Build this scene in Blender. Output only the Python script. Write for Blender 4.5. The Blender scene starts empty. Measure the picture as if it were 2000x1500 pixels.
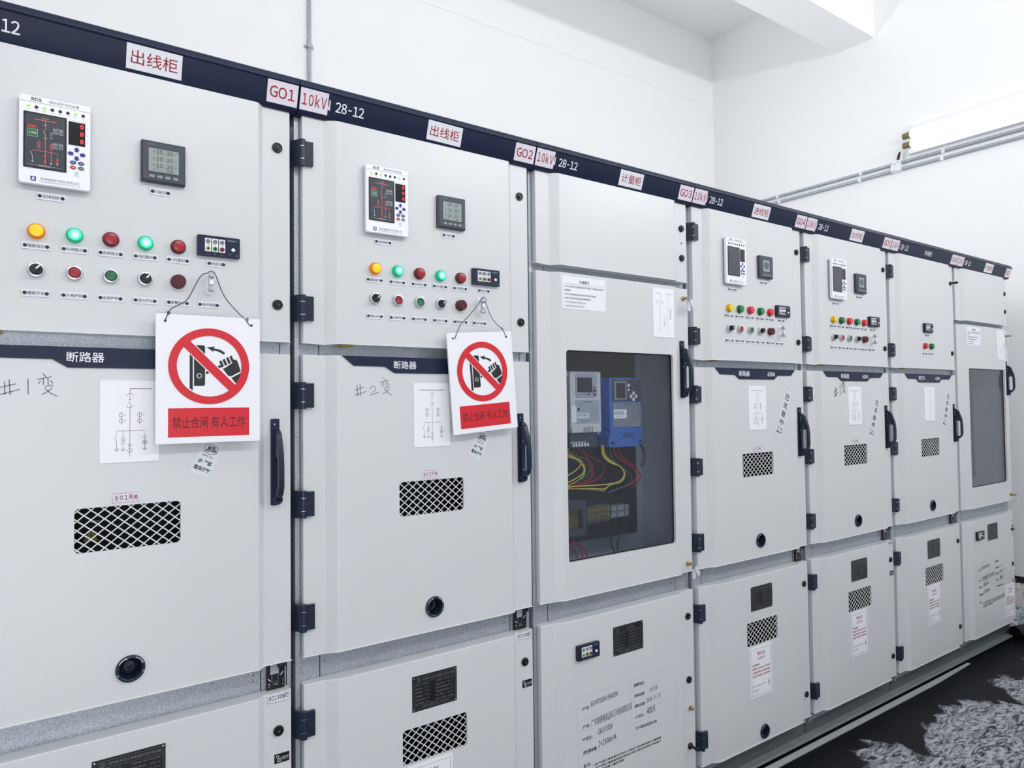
import bpy, bmesh, math, random
from mathutils import Vector, Matrix
from mathutils.geometry import tessellate_polygon
random.seed(7)
PI = math.pi
SC = bpy.context.scene
COL = SC.collection
W = 0.8            # cabinet pitch
FY = -0.018        # front plane of a door's raised field

# ------------------------------------------------------------------ materials
MATS = {}
def lin(c):
    def f(v):
        v /= 255.0
        return v / 12.92 if v <= 0.04045 else ((v + 0.055) / 1.055) ** 2.4
    return (f(c[0]), f(c[1]), f(c[2]), 1.0)

def new_mat(name):
    m = bpy.data.materials.new(name); m.use_nodes = True
    nt = m.node_tree; b = nt.nodes['Principled BSDF']
    MATS[name] = m
    return m, nt, b

def plain(name, srgb, rough=0.5, metal=0.0, var=0.05, scale=60.0, emit=None, estr=0.0, coat=0.0, bump=0.0, spec=0.5):
    """Flat colour broken up by a little procedural noise."""
    m, nt, b = new_mat(name)
    N, L = nt.nodes, nt.links
    tc = N.new('ShaderNodeTexCoord'); nz = N.new('ShaderNodeTexNoise')
    nz.inputs['Scale'].default_value = scale; nz.inputs['Detail'].default_value = 3
    L.new(tc.outputs['Object'], nz.inputs['Vector'])
    mx = N.new('ShaderNodeMix'); mx.data_type = 'RGBA'
    c = lin(srgb)
    mx.inputs['A'].default_value = tuple(max(0, v * (1 - var)) for v in c[:3]) + (1,)
    mx.inputs['B'].default_value = tuple(min(1, v * (1 + var)) for v in c[:3]) + (1,)
    L.new(nz.outputs['Fac'], mx.inputs['Factor'])
    L.new(mx.outputs['Result'], b.inputs['Base Color'])
    b.inputs['Roughness'].default_value = rough
    b.inputs['Metallic'].default_value = metal
    b.inputs['Specular IOR Level'].default_value = spec
    if coat: b.inputs['Coat Weight'].default_value = coat
    if emit:
        b.inputs['Emission Color'].default_value = lin(emit); b.inputs['Emission Strength'].default_value = estr
    if bump:
        bp = N.new('ShaderNodeBump'); bp.inputs['Strength'].default_value = bump; bp.inputs['Distance'].default_value = 0.0004
        n2 = N.new('ShaderNodeTexNoise'); n2.inputs['Scale'].default_value = 700.0
        L.new(tc.outputs['Object'], n2.inputs['Vector'])
        L.new(n2.outputs['Fac'], bp.inputs['Height']); L.new(bp.outputs['Normal'], b.inputs['Normal'])
    return m

plain('door_paint', (209, 211, 213), 0.30, 0, 0.015, 3.0, bump=0.12)
plain('navy', (22, 33, 60), 0.45, 0, 0.06, 20, spec=0.3)
plain('navy_gloss', (28, 38, 57), 0.3, 0, 0.06, 20, spec=0.4)
plain('black', (14, 16, 20), 0.35)
plain('matt_black', (9, 10, 13), 0.7)
plain('dark_inside', (20, 24, 32), 0.8)
plain('black_board', (21, 27, 36), 0.6, 0, 0.15, 30)
plain('white_plate', (232, 232, 238), 0.42, 0, 0.02)
plain('white_plastic', (238, 238, 243), 0.35, 0, 0.01)
plain('label_white', (224, 226, 232), 0.5, 0, 0.02)
plain('label_pink', (222, 215, 225), 0.5, 0, 0.02)
plain('red_ink', (150, 18, 42), 0.6)
plain('dark_red_ink', (110, 40, 52), 0.6)
plain('ink', (26, 28, 34), 0.6)
plain('grey_ink', (120, 122, 130), 0.6)
plain('pale_ink', (168, 171, 178), 0.6)
plain('blue_grey_ink', (84, 96, 122), 0.6)
plain('sign_red', (208, 28, 44), 0.4, 0, 0.03)
plain('sign_black', (22, 26, 32), 0.45)
plain('sign_dark_red', (92, 10, 20), 0.5)
plain('print_white', (228, 230, 236), 0.5)
plain('slate', (54, 61, 72), 0.42, 0, 0.05)
plain('lcd', (140, 152, 148), 0.2, 0, 0.04, 40, emit=(150, 162, 156), estr=0.12)
plain('lcd_dark', (84, 92, 92), 0.15, 0, 0.1, 40)
plain('lcd_ink', (44, 54, 56), 0.5)
plain('screen', (62, 66, 74), 0.18, 0, 0.05)
plain('screen_rim', (12, 14, 18), 0.22)
plain('digit_glass', (8, 10, 12), 0.12)
plain('seg_red', (255, 60, 60), 0.5, emit=(255, 50, 50), estr=1.6)
plain('line_red', (224, 92, 88), 0.5, emit=(226, 84, 80), estr=0.5)
plain('line_pale', (200, 200, 205), 0.5)
plain('screen_green', (44, 96, 66), 0.4)
plain('screen_pale_green', (120, 190, 140), 0.4)
plain('led_green', (150, 230, 90), 0.4, emit=(120, 225, 60), estr=0.9)
plain('key_blue', (26, 38, 130), 0.4)
plain('key_red', (178, 40, 56), 0.4)
plain('key_green', (24, 110, 78), 0.4)
plain('key_grey', (206, 208, 212), 0.4)
plain('slate_key', (150, 156, 166), 0.4)
plain('chrome', (205, 207, 210), 0.22, 1.0)
plain('steel', (176, 178, 182), 0.32, 1.0)
plain('brass', (176, 150, 90), 0.3, 1.0)
plain('bezel_silver', (200, 202, 206), 0.3, 0.7)
plain('lamp_amber', (250, 180, 20), 0.3, emit=(255, 176, 8), estr=1.05)
plain('lamp_amber_rim', (205, 120, 20), 0.3, emit=(255, 140, 10), estr=0.35)
plain('lamp_teal', (60, 220, 170), 0.3, emit=(40, 240, 180), estr=1.1)
plain('lamp_teal_core', (190, 255, 235), 0.3, emit=(150, 255, 226), estr=1.3)
plain('lamp_teal_rim', (30, 150, 110), 0.3, emit=(30, 220, 150), estr=0.45)
plain('lamp_red', (160, 22, 40), 0.25)
plain('lamp_red_rim', (96, 14, 26), 0.3)
plain('lamp_bright_red', (222, 52, 66), 0.25)
plain('lamp_bright_red_rim', (196, 34, 50), 0.25)
plain('lamp_green', (30, 132, 66), 0.25)
plain('lamp_green_rim', (22, 92, 48), 0.3)
plain('lamp_yellow', (240, 204, 40), 0.25)
plain('lamp_yellow_rim', (214, 168, 24), 0.3)
plain('cap_red', (150, 26, 44), 0.35)
plain('cap_green', (22, 104, 68), 0.35)
plain('maroon', (82, 22, 36), 0.4)
plain('jack_yellow', (190, 180, 110), 0.4)
plain('jack_green', (40, 140, 90), 0.4)
plain('jack_red', (150, 32, 44), 0.4)
plain('grey_plastic', (132, 136, 142), 0.4)
plain('meter_grey', (208, 207, 206), 0.45)
plain('meter_panel', (168, 174, 184), 0.45)
plain('meter_blue', (58, 104, 178), 0.4)
plain('meter_blue_dark', (40, 78, 150), 0.4)
plain('wire_yellow', (214, 192, 92), 0.45)
plain('wire_green', (34, 100, 82), 0.45)
plain('wire_red', (160, 30, 52), 0.45)
plain('wire_black', (18, 19, 24), 0.45)
plain('terminal_brass', (92, 88, 60), 0.5, 0.2, 0.5, 160)
plain('terminal_clear', (62, 68, 82), 0.15)
plain('yellow_tape', (150, 138, 40), 0.5)
plain('film', (214, 219, 224), 0.3, 0, 0.02)
plain('film_blue', (205, 209, 224), 0.3, 0, 0.02)
plain('socket_olive', (120, 108, 72), 0.45)
plain('enamel', (236, 238, 240), 0.3)
plain('wall_white', (247, 247, 247), 0.75, 0, 0.012, 0.8)
plain('black_film', (8, 9, 13), 0.4, spec=0.3)
plain('inner_sheet', (164, 172, 184), 0.55, 0.0, 0.12, 12)
plain('base_paint', (84, 92, 94), 0.5, 0.0, 0.12, 8)
plain('rail_steel', (140, 146, 148), 0.45, 0.2, 0.14, 9)
plain('strip_steel', (172, 176, 178), 0.45, 0.1, 0.08, 9)
plain('dark_green_board', (28, 34, 26), 0.6)

def galv():
    m, nt, b = new_mat('galvanised'); N, L = nt.nodes, nt.links
    tc = N.new('ShaderNodeTexCoord')
    v = N.new('ShaderNodeTexVoronoi'); v.inputs['Scale'].default_value = 560
    n = N.new('ShaderNodeTexNoise'); n.inputs['Scale'].default_value = 18; n.inputs['Detail'].default_value = 4
    L.new(tc.outputs['Object'], v.inputs['Vector']); L.new(tc.outputs['Object'], n.inputs['Vector'])
    sp = N.new('ShaderNodeSeparateColor'); L.new(v.outputs['Color'], sp.inputs[0])
    ad = N.new('ShaderNodeMath'); ad.operation = 'MULTIPLY_ADD'; ad.inputs[1].default_value = 0.72  # matt black block under the channel stands in for the gap's shade
    L.new(sp.outputs[0], ad.inputs[0])
    m2 = N.new('ShaderNodeMath'); m2.operation = 'MULTIPLY'; m2.inputs[1].default_value = 0.3
    L.new(n.outputs['Fac'], m2.inputs[0]); L.new(m2.outputs[0], ad.inputs[2])
    cr = N.new('ShaderNodeValToRGB')
    cr.color_ramp.elements[0].color = lin((138, 144, 153)); cr.color_ramp.elements[1].color = lin((202, 208, 217))
    L.new(ad.outputs[0], cr.inputs[0]); L.new(cr.outputs[0], b.inputs['Base Color'])
    b.inputs['Metallic'].default_value = 0.55; b.inputs['Roughness'].default_value = 0.42
galv()

def glass(name, tint, refl=1.0):
    m, nt, b = new_mat(name); N, L = nt.nodes, nt.links
    N.remove(b); out = N['Material Output']
    tr = N.new('ShaderNodeBsdfTransparent'); tr.inputs[0].default_value = tint
    gl = N.new('ShaderNodeBsdfGlossy'); gl.inputs['Roughness'].default_value = 0.03
    gl.inputs['Color'].default_value = (refl, refl, refl, 1)
    lw = N.new('ShaderNodeLayerWeight'); lw.inputs['Blend'].default_value = 0.5
    pw = N.new('ShaderNodeMath'); pw.operation = 'POWER'; pw.inputs[1].default_value = 5.0; L.new(lw.outputs['Facing'], pw.inputs[0])
    fr = N.new('ShaderNodeMath'); fr.operation = 'MULTIPLY_ADD'; fr.inputs[1].default_value = 0.94; fr.inputs[2].default_value = 0.035
    L.new(pw.outputs[0], fr.inputs[0])
    mx = N.new('ShaderNodeMixShader')
    L.new(fr.outputs[0], mx.inputs[0]); L.new(tr.outputs[0], mx.inputs[1]); L.new(gl.outputs[0], mx.inputs[2])
    L.new(mx.outputs[0], out.inputs[0])
glass('window_glass', (0.88, 0.90, 0.93, 1))

def tube_glow():
    m, nt, b = new_mat('tube_glow')
    b.inputs['Base Color'].default_value = (0.9, 0.9, 0.9, 1)
    b.inputs['Emission Color'].default_value = (0.93, 0.97, 1.0, 1); b.inputs['Emission Strength'].default_value = 5.5
tube_glow()

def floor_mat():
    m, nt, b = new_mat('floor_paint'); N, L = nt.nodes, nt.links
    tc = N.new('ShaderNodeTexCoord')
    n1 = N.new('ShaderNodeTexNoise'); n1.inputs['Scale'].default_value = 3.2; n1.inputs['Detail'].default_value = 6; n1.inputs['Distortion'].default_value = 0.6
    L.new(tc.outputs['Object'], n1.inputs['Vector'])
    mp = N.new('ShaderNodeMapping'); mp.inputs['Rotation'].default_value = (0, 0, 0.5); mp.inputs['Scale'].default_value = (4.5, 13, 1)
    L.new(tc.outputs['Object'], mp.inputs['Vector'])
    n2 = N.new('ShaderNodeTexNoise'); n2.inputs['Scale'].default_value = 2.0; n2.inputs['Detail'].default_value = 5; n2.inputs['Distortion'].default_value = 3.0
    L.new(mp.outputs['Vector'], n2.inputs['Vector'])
    # creased film's reflections painted pale on the aisle, away from the cabinet feet
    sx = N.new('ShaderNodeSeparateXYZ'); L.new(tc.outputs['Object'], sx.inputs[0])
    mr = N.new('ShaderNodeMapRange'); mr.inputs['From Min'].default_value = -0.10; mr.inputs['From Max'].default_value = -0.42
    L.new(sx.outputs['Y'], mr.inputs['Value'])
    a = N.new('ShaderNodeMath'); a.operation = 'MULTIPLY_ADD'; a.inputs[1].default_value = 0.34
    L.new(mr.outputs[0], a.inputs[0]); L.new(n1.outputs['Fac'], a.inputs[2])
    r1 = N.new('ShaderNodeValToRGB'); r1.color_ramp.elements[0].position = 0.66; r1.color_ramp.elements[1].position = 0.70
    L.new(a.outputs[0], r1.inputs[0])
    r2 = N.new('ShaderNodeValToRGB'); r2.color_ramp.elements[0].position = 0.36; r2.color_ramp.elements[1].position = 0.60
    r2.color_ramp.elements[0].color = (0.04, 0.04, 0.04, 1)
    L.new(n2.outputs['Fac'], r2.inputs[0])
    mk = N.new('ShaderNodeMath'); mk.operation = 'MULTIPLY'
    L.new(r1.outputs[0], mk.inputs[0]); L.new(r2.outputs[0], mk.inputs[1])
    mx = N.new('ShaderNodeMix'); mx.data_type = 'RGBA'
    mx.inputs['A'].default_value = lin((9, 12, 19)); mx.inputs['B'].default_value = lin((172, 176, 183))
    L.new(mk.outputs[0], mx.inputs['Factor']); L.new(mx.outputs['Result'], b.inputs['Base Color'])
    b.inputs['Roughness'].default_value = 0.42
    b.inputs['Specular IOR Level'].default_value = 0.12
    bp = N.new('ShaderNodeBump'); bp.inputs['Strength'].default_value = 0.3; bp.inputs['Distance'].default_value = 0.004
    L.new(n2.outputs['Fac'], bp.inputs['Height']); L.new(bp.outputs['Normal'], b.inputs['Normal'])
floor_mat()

def crumple_mat():
    m, nt, b = new_mat('clear_film'); N, L = nt.nodes, nt.links
    b.inputs['Base Color'].default_value = lin((150, 156, 164)); b.inputs['Roughness'].default_value = 0.18
    tc = N.new('ShaderNodeTexCoord'); n = N.new('ShaderNodeTexNoise'); n.inputs['Scale'].default_value = 60; n.inputs['Detail'].default_value = 4
    L.new(tc.outputs['Object'], n.inputs['Vector'])
    bp = N.new('ShaderNodeBump'); bp.inputs['Strength'].default_value = 0.8; bp.inputs['Distance'].default_value = 0.01
    L.new(n.outputs['Fac'], bp.inputs['Height']); L.new(bp.outputs['Normal'], b.inputs['Normal'])
    cr = N.new('ShaderNodeValToRGB'); cr.color_ramp.elements[0].color = lin((70, 76, 86)); cr.color_ramp.elements[1].color = lin((190, 196, 204))
    cr.color_ramp.elements[0].position = .35; cr.color_ramp.elements[1].position = .65
    L.new(n.outputs['Fac'], cr.inputs[0]); L.new(cr.outputs[0], b.inputs['Base Color'])
crumple_mat()

# ------------------------------------------------------------------ mesh builder
TEXT = {}
def text_geo(s, shear=0.0, bold=0.0):
    k = (s, shear, bold)
    if k not in TEXT:
        cu = bpy.data.curves.new('t', 'FONT'); cu.body = s; cu.size = 1.0; cu.resolution_u = 2
        cu.align_x = 'LEFT'; cu.shear = shear; cu.offset = bold
        o = bpy.data.objects.new('t', cu); COL.objects.link(o)
        dg = bpy.context.evaluated_depsgraph_get(); dg.update()
        me = o.evaluated_get(dg).to_mesh()
        vs = [(v.co.x, v.co.y) for v in me.vertices]; fs = [tuple(p.vertices) for p in me.polygons]
        o.evaluated_get(dg).to_mesh_clear()
        bpy.data.objects.remove(o); bpy.data.curves.remove(cu)
        xs = [v[0] for v in vs] or [0]; ys = [v[1] for v in vs] or [0]
        TEXT[k] = (vs, fs, min(xs), max(xs), min(ys), max(ys))
    return TEXT[k]

def area(p):
    return 0.5 * sum(p[i][0] * p[(i + 1) % len(p)][1] - p[(i + 1) % len(p)][0] * p[i][1] for i in range(len(p)))

def rrect(x0, x1, z0, z1, r, n=4):
    r = min(r, (x1 - x0) / 2.001, (z1 - z0) / 2.001); out = []
    for cx, cz, a0 in ((x1 - r, z0 + r, -PI / 2), (x1 - r, z1 - r, 0), (x0 + r, z1 - r, PI / 2), (x0 + r, z0 + r, PI)):
        for i in range(n + 1):
            a = a0 + PI / 2 * i / n; out.append((cx + r * math.cos(a), cz + r * math.sin(a)))
    return out
def rect(x0, x1, z0, z1): return [(x0, z0), (x1, z0), (x1, z1), (x0, z1)]
def circ(cx, cz, r, n=20, rz=None): return [(cx + r * math.cos(2 * PI * i / n), cz + (rz or r) * math.sin(2 * PI * i / n)) for i in range(n)]

class MB:
    def __init__(self): self.v = []; self.f = []; self.fm = []; self.mats = []
    def mi(self, m):
        if m not in self.mats: self.mats.append(m)
        return self.mats.index(m)
    def add(self, vs, fs, m):
        o = len(self.v); i = self.mi(m); self.v += [tuple(x) for x in vs]
        for f in fs: self.f.append(tuple(o + k for k in f)); self.fm.append(i)
        return self
    def box(self, x0, x1, y0, y1, z0, z1, m):
        vs = [(x0, y0, z0), (x1, y0, z0), (x1, y1, z0), (x0, y1, z0), (x0, y0, z1), (x1, y0, z1), (x1, y1, z1), (x0, y1, z1)]
        return self.add(vs, [(0, 1, 5, 4), (1, 2, 6, 5), (2, 3, 7, 6), (3, 0, 4, 7), (4, 5, 6, 7), (3, 2, 1, 0)], m)
    def poly(self, pts, y, m, holes=(), back=False):
        loops = [pts if area(pts) > 0 else pts[::-1]] + [h if area(h) < 0 else h[::-1] for h in holes]
        flat = [p for l in loops for p in l]
        if not holes and len(pts) <= 4: tris = [tuple(range(len(pts)))]
        else: tris = tessellate_polygon([[Vector((p[0], p[1], 0)) for p in l] for l in loops])
        fs = []
        for t in tris:
            a = area([flat[i] for i in t])
            if abs(a) < 1e-14: continue
            t = tuple(t) if a > 0 else tuple(t)[::-1]
            fs.append(t[::-1] if back else t)
        return self.add([(p[0], y, p[1]) for p in flat], fs, m)
    def sides(self, pts, y0, y1, m, inward=False):
        p = pts if area(pts) > 0 else pts[::-1]; n = len(p)
        vs = [(a, y0, b) for a, b in p] + [(a, y1, b) for a, b in p]
        fs = [(i, n + i, n + (i + 1) % n, (i + 1) % n) for i in range(n)]
        return self.add(vs, fs if not inward else [f[::-1] for f in fs], m)
    def prism(self, pts, y0, y1, m, holes=(), ms=None, back=True):
        self.poly(pts, y0, m, holes); self.sides(pts, y0, y1, ms or m)
        for h in holes: self.sides(h, y0, y1, ms or m, True)
        if back: self.poly(pts, y1, ms or m, holes, True)
        return self
    def lathe(self, cx, cz, prof, m, n=24, sz=1.0):
        """prof: (radius, y) from the back to the front centre; axis along Y"""
        vs = []; fs = []
        for r, y in prof: vs += [(cx + r * math.cos(2 * PI * i / n), y, cz + sz * r * math.sin(2 * PI * i / n)) for i in range(n)]
        for k in range(len(prof) - 1):
            for i in range(n):
                j = (i + 1) % n
                if prof[k + 1][0] < 1e-7: fs.append((k * n + i, k * n + j, (k + 1) * n)) if False else fs.append((k * n + i, k * n + j, (k + 1) * n + i))
                else: fs.append((k * n + i, k * n + j, (k + 1) * n + j, (k + 1) * n + i))
        return self.add(vs, fs, m)
    def cyl(self, cx, cz, y0, y1, r, m, n=20):
        """front at y0 (towards the aisle), back at y1"""
        return self.lathe(cx, cz, [(r, y1), (r, y0), (0, y0)], m, n)
    def tube(self, path, r, m, n=8, smooth=0, caps=True):
        P = [Vector(p) for p in path]
        for _ in range(smooth):
            Q = [P[0]]
            for a, b in zip(P, P[1:]): Q += [a * .75 + b * .25, a * .25 + b * .75]
            P = Q + [P[-1]]
        vs = []; fs = []; up = Vector((0.13, 0.21, 0.97)).normalized(); t0 = None
        for i, p in enumerate(P):
            t = (P[min(i + 1, len(P) - 1)] - P[max(i - 1, 0)]).normalized()
            if t0 is None: x = t.cross(up).normalized() if abs(t.dot(up)) < .95 else t.cross(Vector((1, 0, 0))).normalized()
            else: x = (x - t * x.dot(t)).normalized()
            t0 = t; yv = t.cross(x)
            vs += [p + x * (r * math.cos(2 * PI * k / n)) + yv * (r * math.sin(2 * PI * k / n)) for k in range(n)]
        for i in range(len(P) - 1):
            for k in range(n):
                j = (k + 1) % n; fs.append((i * n + k, i * n + j, (i + 1) * n + j, (i + 1) * n + k))
        if caps:
            fs.append(tuple(range(n))[::-1]); e = (len(P) - 1) * n; fs.append(tuple(e + k for k in range(n)))
        return self.add(vs, fs, m)
    def text(self, s, x, z, h, y, m, align='C', w=None, rot=0.0, shear=0.0, bold=0.0, ref=None):
        """h = height of the em's ink; w = forced ink width; x,z = centre (C) or left middle (L)"""
        vs, fs, x0, x1, y0, y1 = text_geo(s, shear, bold)
        if not fs: return self
        if ref: _, _, _, _, y0, y1 = text_geo(ref)
        k = h / max(1e-6, y1 - y0); kx = k if w is None else w / max(1e-6, x1 - x0)
        ox = (x0 + x1) / 2 if align == 'C' else (x0 if align == 'L' else x1); oz = (y0 + y1) / 2
        c, sn = math.cos(rot), math.sin(rot); out = []
        for a, b in vs:
            p, q = (a - ox) * kx, (b - oz) * k
            out.append((x + p * c - q * sn, y, z + p * sn + q * c))
        return self.add(out, fs, m)
    def mono(self, s, x, z, h, pitch, y, m, kx=.8, rot=0.0):
        """evenly pitched sans lettering centred on x,z (wide forms of the letters, squeezed)"""
        full = ''.join(chr(ord(c) + 0xFEE0) if '!' <= c <= '~' else c for c in s)
        _, _, _, _, y0, y1 = text_geo('８'); k = h / (y1 - y0); c, sn = math.cos(rot), math.sin(rot)
        for i, ch in enumerate(full):
            if ch.strip() == '': continue
            if ch == '－':
                px = (i - (len(s) - 1) / 2) * pitch; self.poly([(x + px - pitch * .3, z - h * .09), (x + px + pitch * .3, z - h * .09), (x + px + pitch * .3, z + h * .03), (x + px - pitch * .3, z + h * .03)], y, m); continue
            vs, fs, a0, a1, b0, b1 = text_geo(ch, 0.0, .012); px = (i - (len(s) - 1) / 2) * pitch; q = 1.0 if '！' <= ch <= '～' else .92
            P = [((v[0] - (a0 + a1) / 2) * k * kx * q + px, (v[1] - (y0 + y1) / 2 - ((b0 + b1 - y0 - y1) / 2 if q < 1 else 0)) * k * q) for v in vs]
            self.add([(x + p * c - r * sn, y, z + p * sn + r * c) for p, r in P], fs, m)
        return self
    def ribbon(self, path, w, y, m):
        P = [Vector((p[0], p[1])) for p in path]; vs = []; fs = []
        for i, p in enumerate(P):
            t = P[min(i + 1, len(P) - 1)] - P[max(i - 1, 0)]
            t = t.normalized() if t.length > 1e-9 else Vector((1, 0)); nrm = Vector((-t.y, t.x)) * (w / 2)
            vs += [(p.x + nrm.x, y, p.y + nrm.y), (p.x - nrm.x, y, p.y - nrm.y)]
        for i in range(len(P) - 1): fs.append((2 * i, 2 * i + 1, 2 * i + 3, 2 * i + 2))
        return self.add(vs, fs, m)
    def ring(self, cx, cz, r, w, y, m, n=20, rz=None):
        pts = circ(cx, cz, r, n, rz); return self.ribbon(pts + pts[:2], w, y, m)
    def warp(self, fn): self.v = [tuple(fn(*p)) for p in self.v]; return self
    def mesh(self, name, weld=False, smooth=32.0):
        me = bpy.data.meshes.new(name)
        me.from_pydata(self.v, [], self.f)
        for m in self.mats: me.materials.append(MATS[m])
        me.polygons.foreach_set('material_index', self.fm)
        if weld:
            bm = bmesh.new(); bm.from_mesh(me); bmesh.ops.remove_doubles(bm, verts=bm.verts, dist=2e-5)
            bm.to_mesh(me); bm.free()
        me.validate(); me.polygons.foreach_set('use_smooth', [True] * len(me.polygons))
        me.set_sharp_from_angle(angle=math.radians(smooth)); me.update()
        return me

# ------------------------------------------------------------------ objects
def put(name, mesh, parent=None, loc=(0, 0, 0)):
    o = bpy.data.objects.new(name, mesh); COL.objects.link(o); o.location = loc
    if parent is not None: o.parent = parent
    return o
def tag(o, label, cat, group=None):
    o['label'] = label; o['category'] = cat
    if group: o['group'] = group
    return o
def empty(name, loc, label, cat, group=None):
    o = bpy.data.objects.new(name, None); COL.objects.link(o); o.location = loc; o.empty_display_size = 0.1
    return tag(o, label, cat, group)
def struct(name, mesh, parent=None):
    o = put(name, mesh, parent); o['kind'] = 'structure'; return o
def bevel(o, w=0.003, seg=2, ang=25):
    b = o.modifiers.new('soft edge', 'BEVEL'); b.width = w; b.segments = seg; b.limit_method = 'ANGLE'
    b.angle_limit = math.radians(ang); b.use_clamp_overlap = False; b.harden_normals = True
    return o
CACHE = {}
def shared(key, fn, **kw):
    if key not in CACHE:
        b = MB(); fn(b); CACHE[key] = b.mesh(key, **kw)
    return CACHE[key]

# ---- doors: folded sheet, flat rims at both sides and a raised middle field
X0, X1 = 0.0165, 0.7835
def zip_ring(b, outer, inner, y, m):
    """fill between two counter-clockwise loops around a common centre"""
    cx = sum(p[0] for p in inner) / len(inner); cz = sum(p[1] for p in inner) / len(inner)
    ang = lambda p: math.atan2(p[1] - cz, p[0] - cx)
    O = sorted(outer, key=ang); I = sorted(inner, key=ang); no, ni = len(O), len(I)
    d2 = lambda p, q: (p[0] - q[0]) ** 2 + (p[1] - q[1]) ** 2
    k = min(range(ni), key=lambda q: d2(I[q], O[0])); I = I[k:] + I[:k]
    fs = []; i = j = 0
    while i < no or j < ni:
        if j >= ni or (i < no and d2(O[(i + 1) % no], I[j % ni]) <= d2(O[i % no], I[(j + 1) % ni])): fs.append((i % no, (i + 1) % no, no + j % ni)); i += 1
        else: fs.append((i % no, no + (j + 1) % ni, no + j % ni)); j += 1
    b.add([(p[0], y, p[1]) for p in O + I], fs, m)
def door_mesh(name, z0, z1, holes=(), hd=0.006):
    b = MB(); m = 'door_paint'; pad = .012
    pr = [(X0, 0.030), (X0, 0.0), (0.076, 0.0), (0.108, FY), (0.695, FY), (0.712, 0.0), (X1, 0.0), (X1, 0.030)]
    hb = [(min(p[0] for p in h) - pad, max(p[0] for p in h) + pad, min(p[1] for p in h) - pad, max(p[1] for p in h) + pad) for h in holes]
    xs = sorted({.108, .695} | {v for q in hb for v in q[:2]}); zs = sorted({z0, z1} | {v for q in hb for v in q[2:]})
    for za, zb in zip(zs, zs[1:]):
        for i in range(len(pr) - 1):
            (xa, ya), (xb, yb) = pr[i], pr[i + 1]
            if i != 3: b.add([(xa, ya, za), (xb, yb, za), (xb, yb, zb), (xa, ya, zb)], [(0, 1, 2, 3)], m); continue
            for xc, xd in zip(xs, xs[1:]):
                if any(q[0] - 1e-6 <= xc and xd <= q[1] + 1e-6 and q[2] - 1e-6 <= za and zb <= q[3] + 1e-6 for q in hb): continue
                b.poly(rect(xc, xd, za, zb), FY, m)
    for h, q in zip(holes, hb):
        gx = [x for x in xs if q[0] - 1e-6 <= x <= q[1] + 1e-6]; gz = [z for z in zs if q[2] - 1e-6 <= z <= q[3] + 1e-6]
        outer = {(x, z) for x in gx for z in (gz[0], gz[-1])} | {(x, z) for z in gz for x in (gx[0], gx[-1])}
        zip_ring(b, list(outer), list(h), FY, m); b.sides(h, FY + .0001, FY + hd, m, True)
    for z in (z0, z1):
        top = [(x, FY, z) for x in xs]; n = len(top)
        vs = [(x, y, z) for x, y in pr[:3]] + top + [(x, y, z) for x, y in pr[5:]]
        L = len(vs)   # back left 0, rim 1 2, field 3..2+n, rim 3+n 4+n, back right 5+n
        b.add(vs, [(0, 1, 2, L - 1), (2, L - 3, L - 2, L - 1), tuple(range(2, L - 2))], m)
    return b.mesh(name, weld=True)
def door(parent, name, key, z0, z1, holes=(), hd=0.006):
    if key not in CACHE: CACHE[key] = door_mesh(key, z0, z1, holes, hd)
    return bevel(put(name, CACHE[key], parent), 0.0028, 2, 24)

ZT0, ZT1 = 1.744, 2.369
ZM0, ZM1 = 0.9015, 1.713
ZL0, ZL1 = 0.120, 0.828
VENT = rrect(0.293, 0.511, 1.249, 1.349, 0.009)
LVENT = rrect(0.298, 0.515, 0.534, 0.634, 0.009)
WIN = rrect(0.129, 0.670, 1.027, 1.757, 0.012)
def porthole(z): return circ(0.405, z, 0.026, 24)

# ---- small fittings -------------------------------------------------------
def hinge_geo(b):
    m = 'navy_gloss'
    # frame leaf wraps back to the frame, door leaf lies on the rim
    b.add([(-.013, .020, -.036), (-.013, .020, .036), (.004, -.012, .036), (.004, -.012, -.036),
           (-.009, .023, -.036), (-.009, .023, .036), (.008, -.006, .036), (.008, -.006, -.036)],
          [(0, 3, 2, 1), (1, 2, 6, 5), (0, 4, 7, 3), (4, 5, 6, 7), (0, 1, 5, 4)], m)
    b.box(.016, .041, -.011, 0.001, -.033, .033, m)
    def seg(z0, z1):
        n = 18; r = .0088; cx, cy = .011, -.009
        vs = [(cx + r * math.cos(2 * PI * i / n), cy + r * math.sin(2 * PI * i / n), z) for z in (z0, z1) for i in range(n)]
        b.add(vs, [(i, (i + 1) % n, n + (i + 1) % n, n + i) for i in range(n)] + [tuple(range(n))[::-1], tuple(range(n, 2 * n))], m)
    for z0, z1 in ((-.036, -.0185), (-.0165, .0165), (.0185, .036)): seg(z0, z1)
    n = 14; r = .0078; cx, cy = .011, -.009
    for z0, z1 in ((-.0185, -.0165), (.0165, .0185)):
        vs = [(cx + r * math.cos(2 * PI * i / n), cy + r * math.sin(2 * PI * i / n), z) for z in (z0, z1) for i in range(n)]
        b.add(vs, [(i, (i + 1) % n, n + (i + 1) % n, n + i) for i in range(n)], 'chrome')
def hinge(parent, z):
    return put('hinge', shared('hinge', hinge_geo), parent, (0.003, 0, z))

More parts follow.
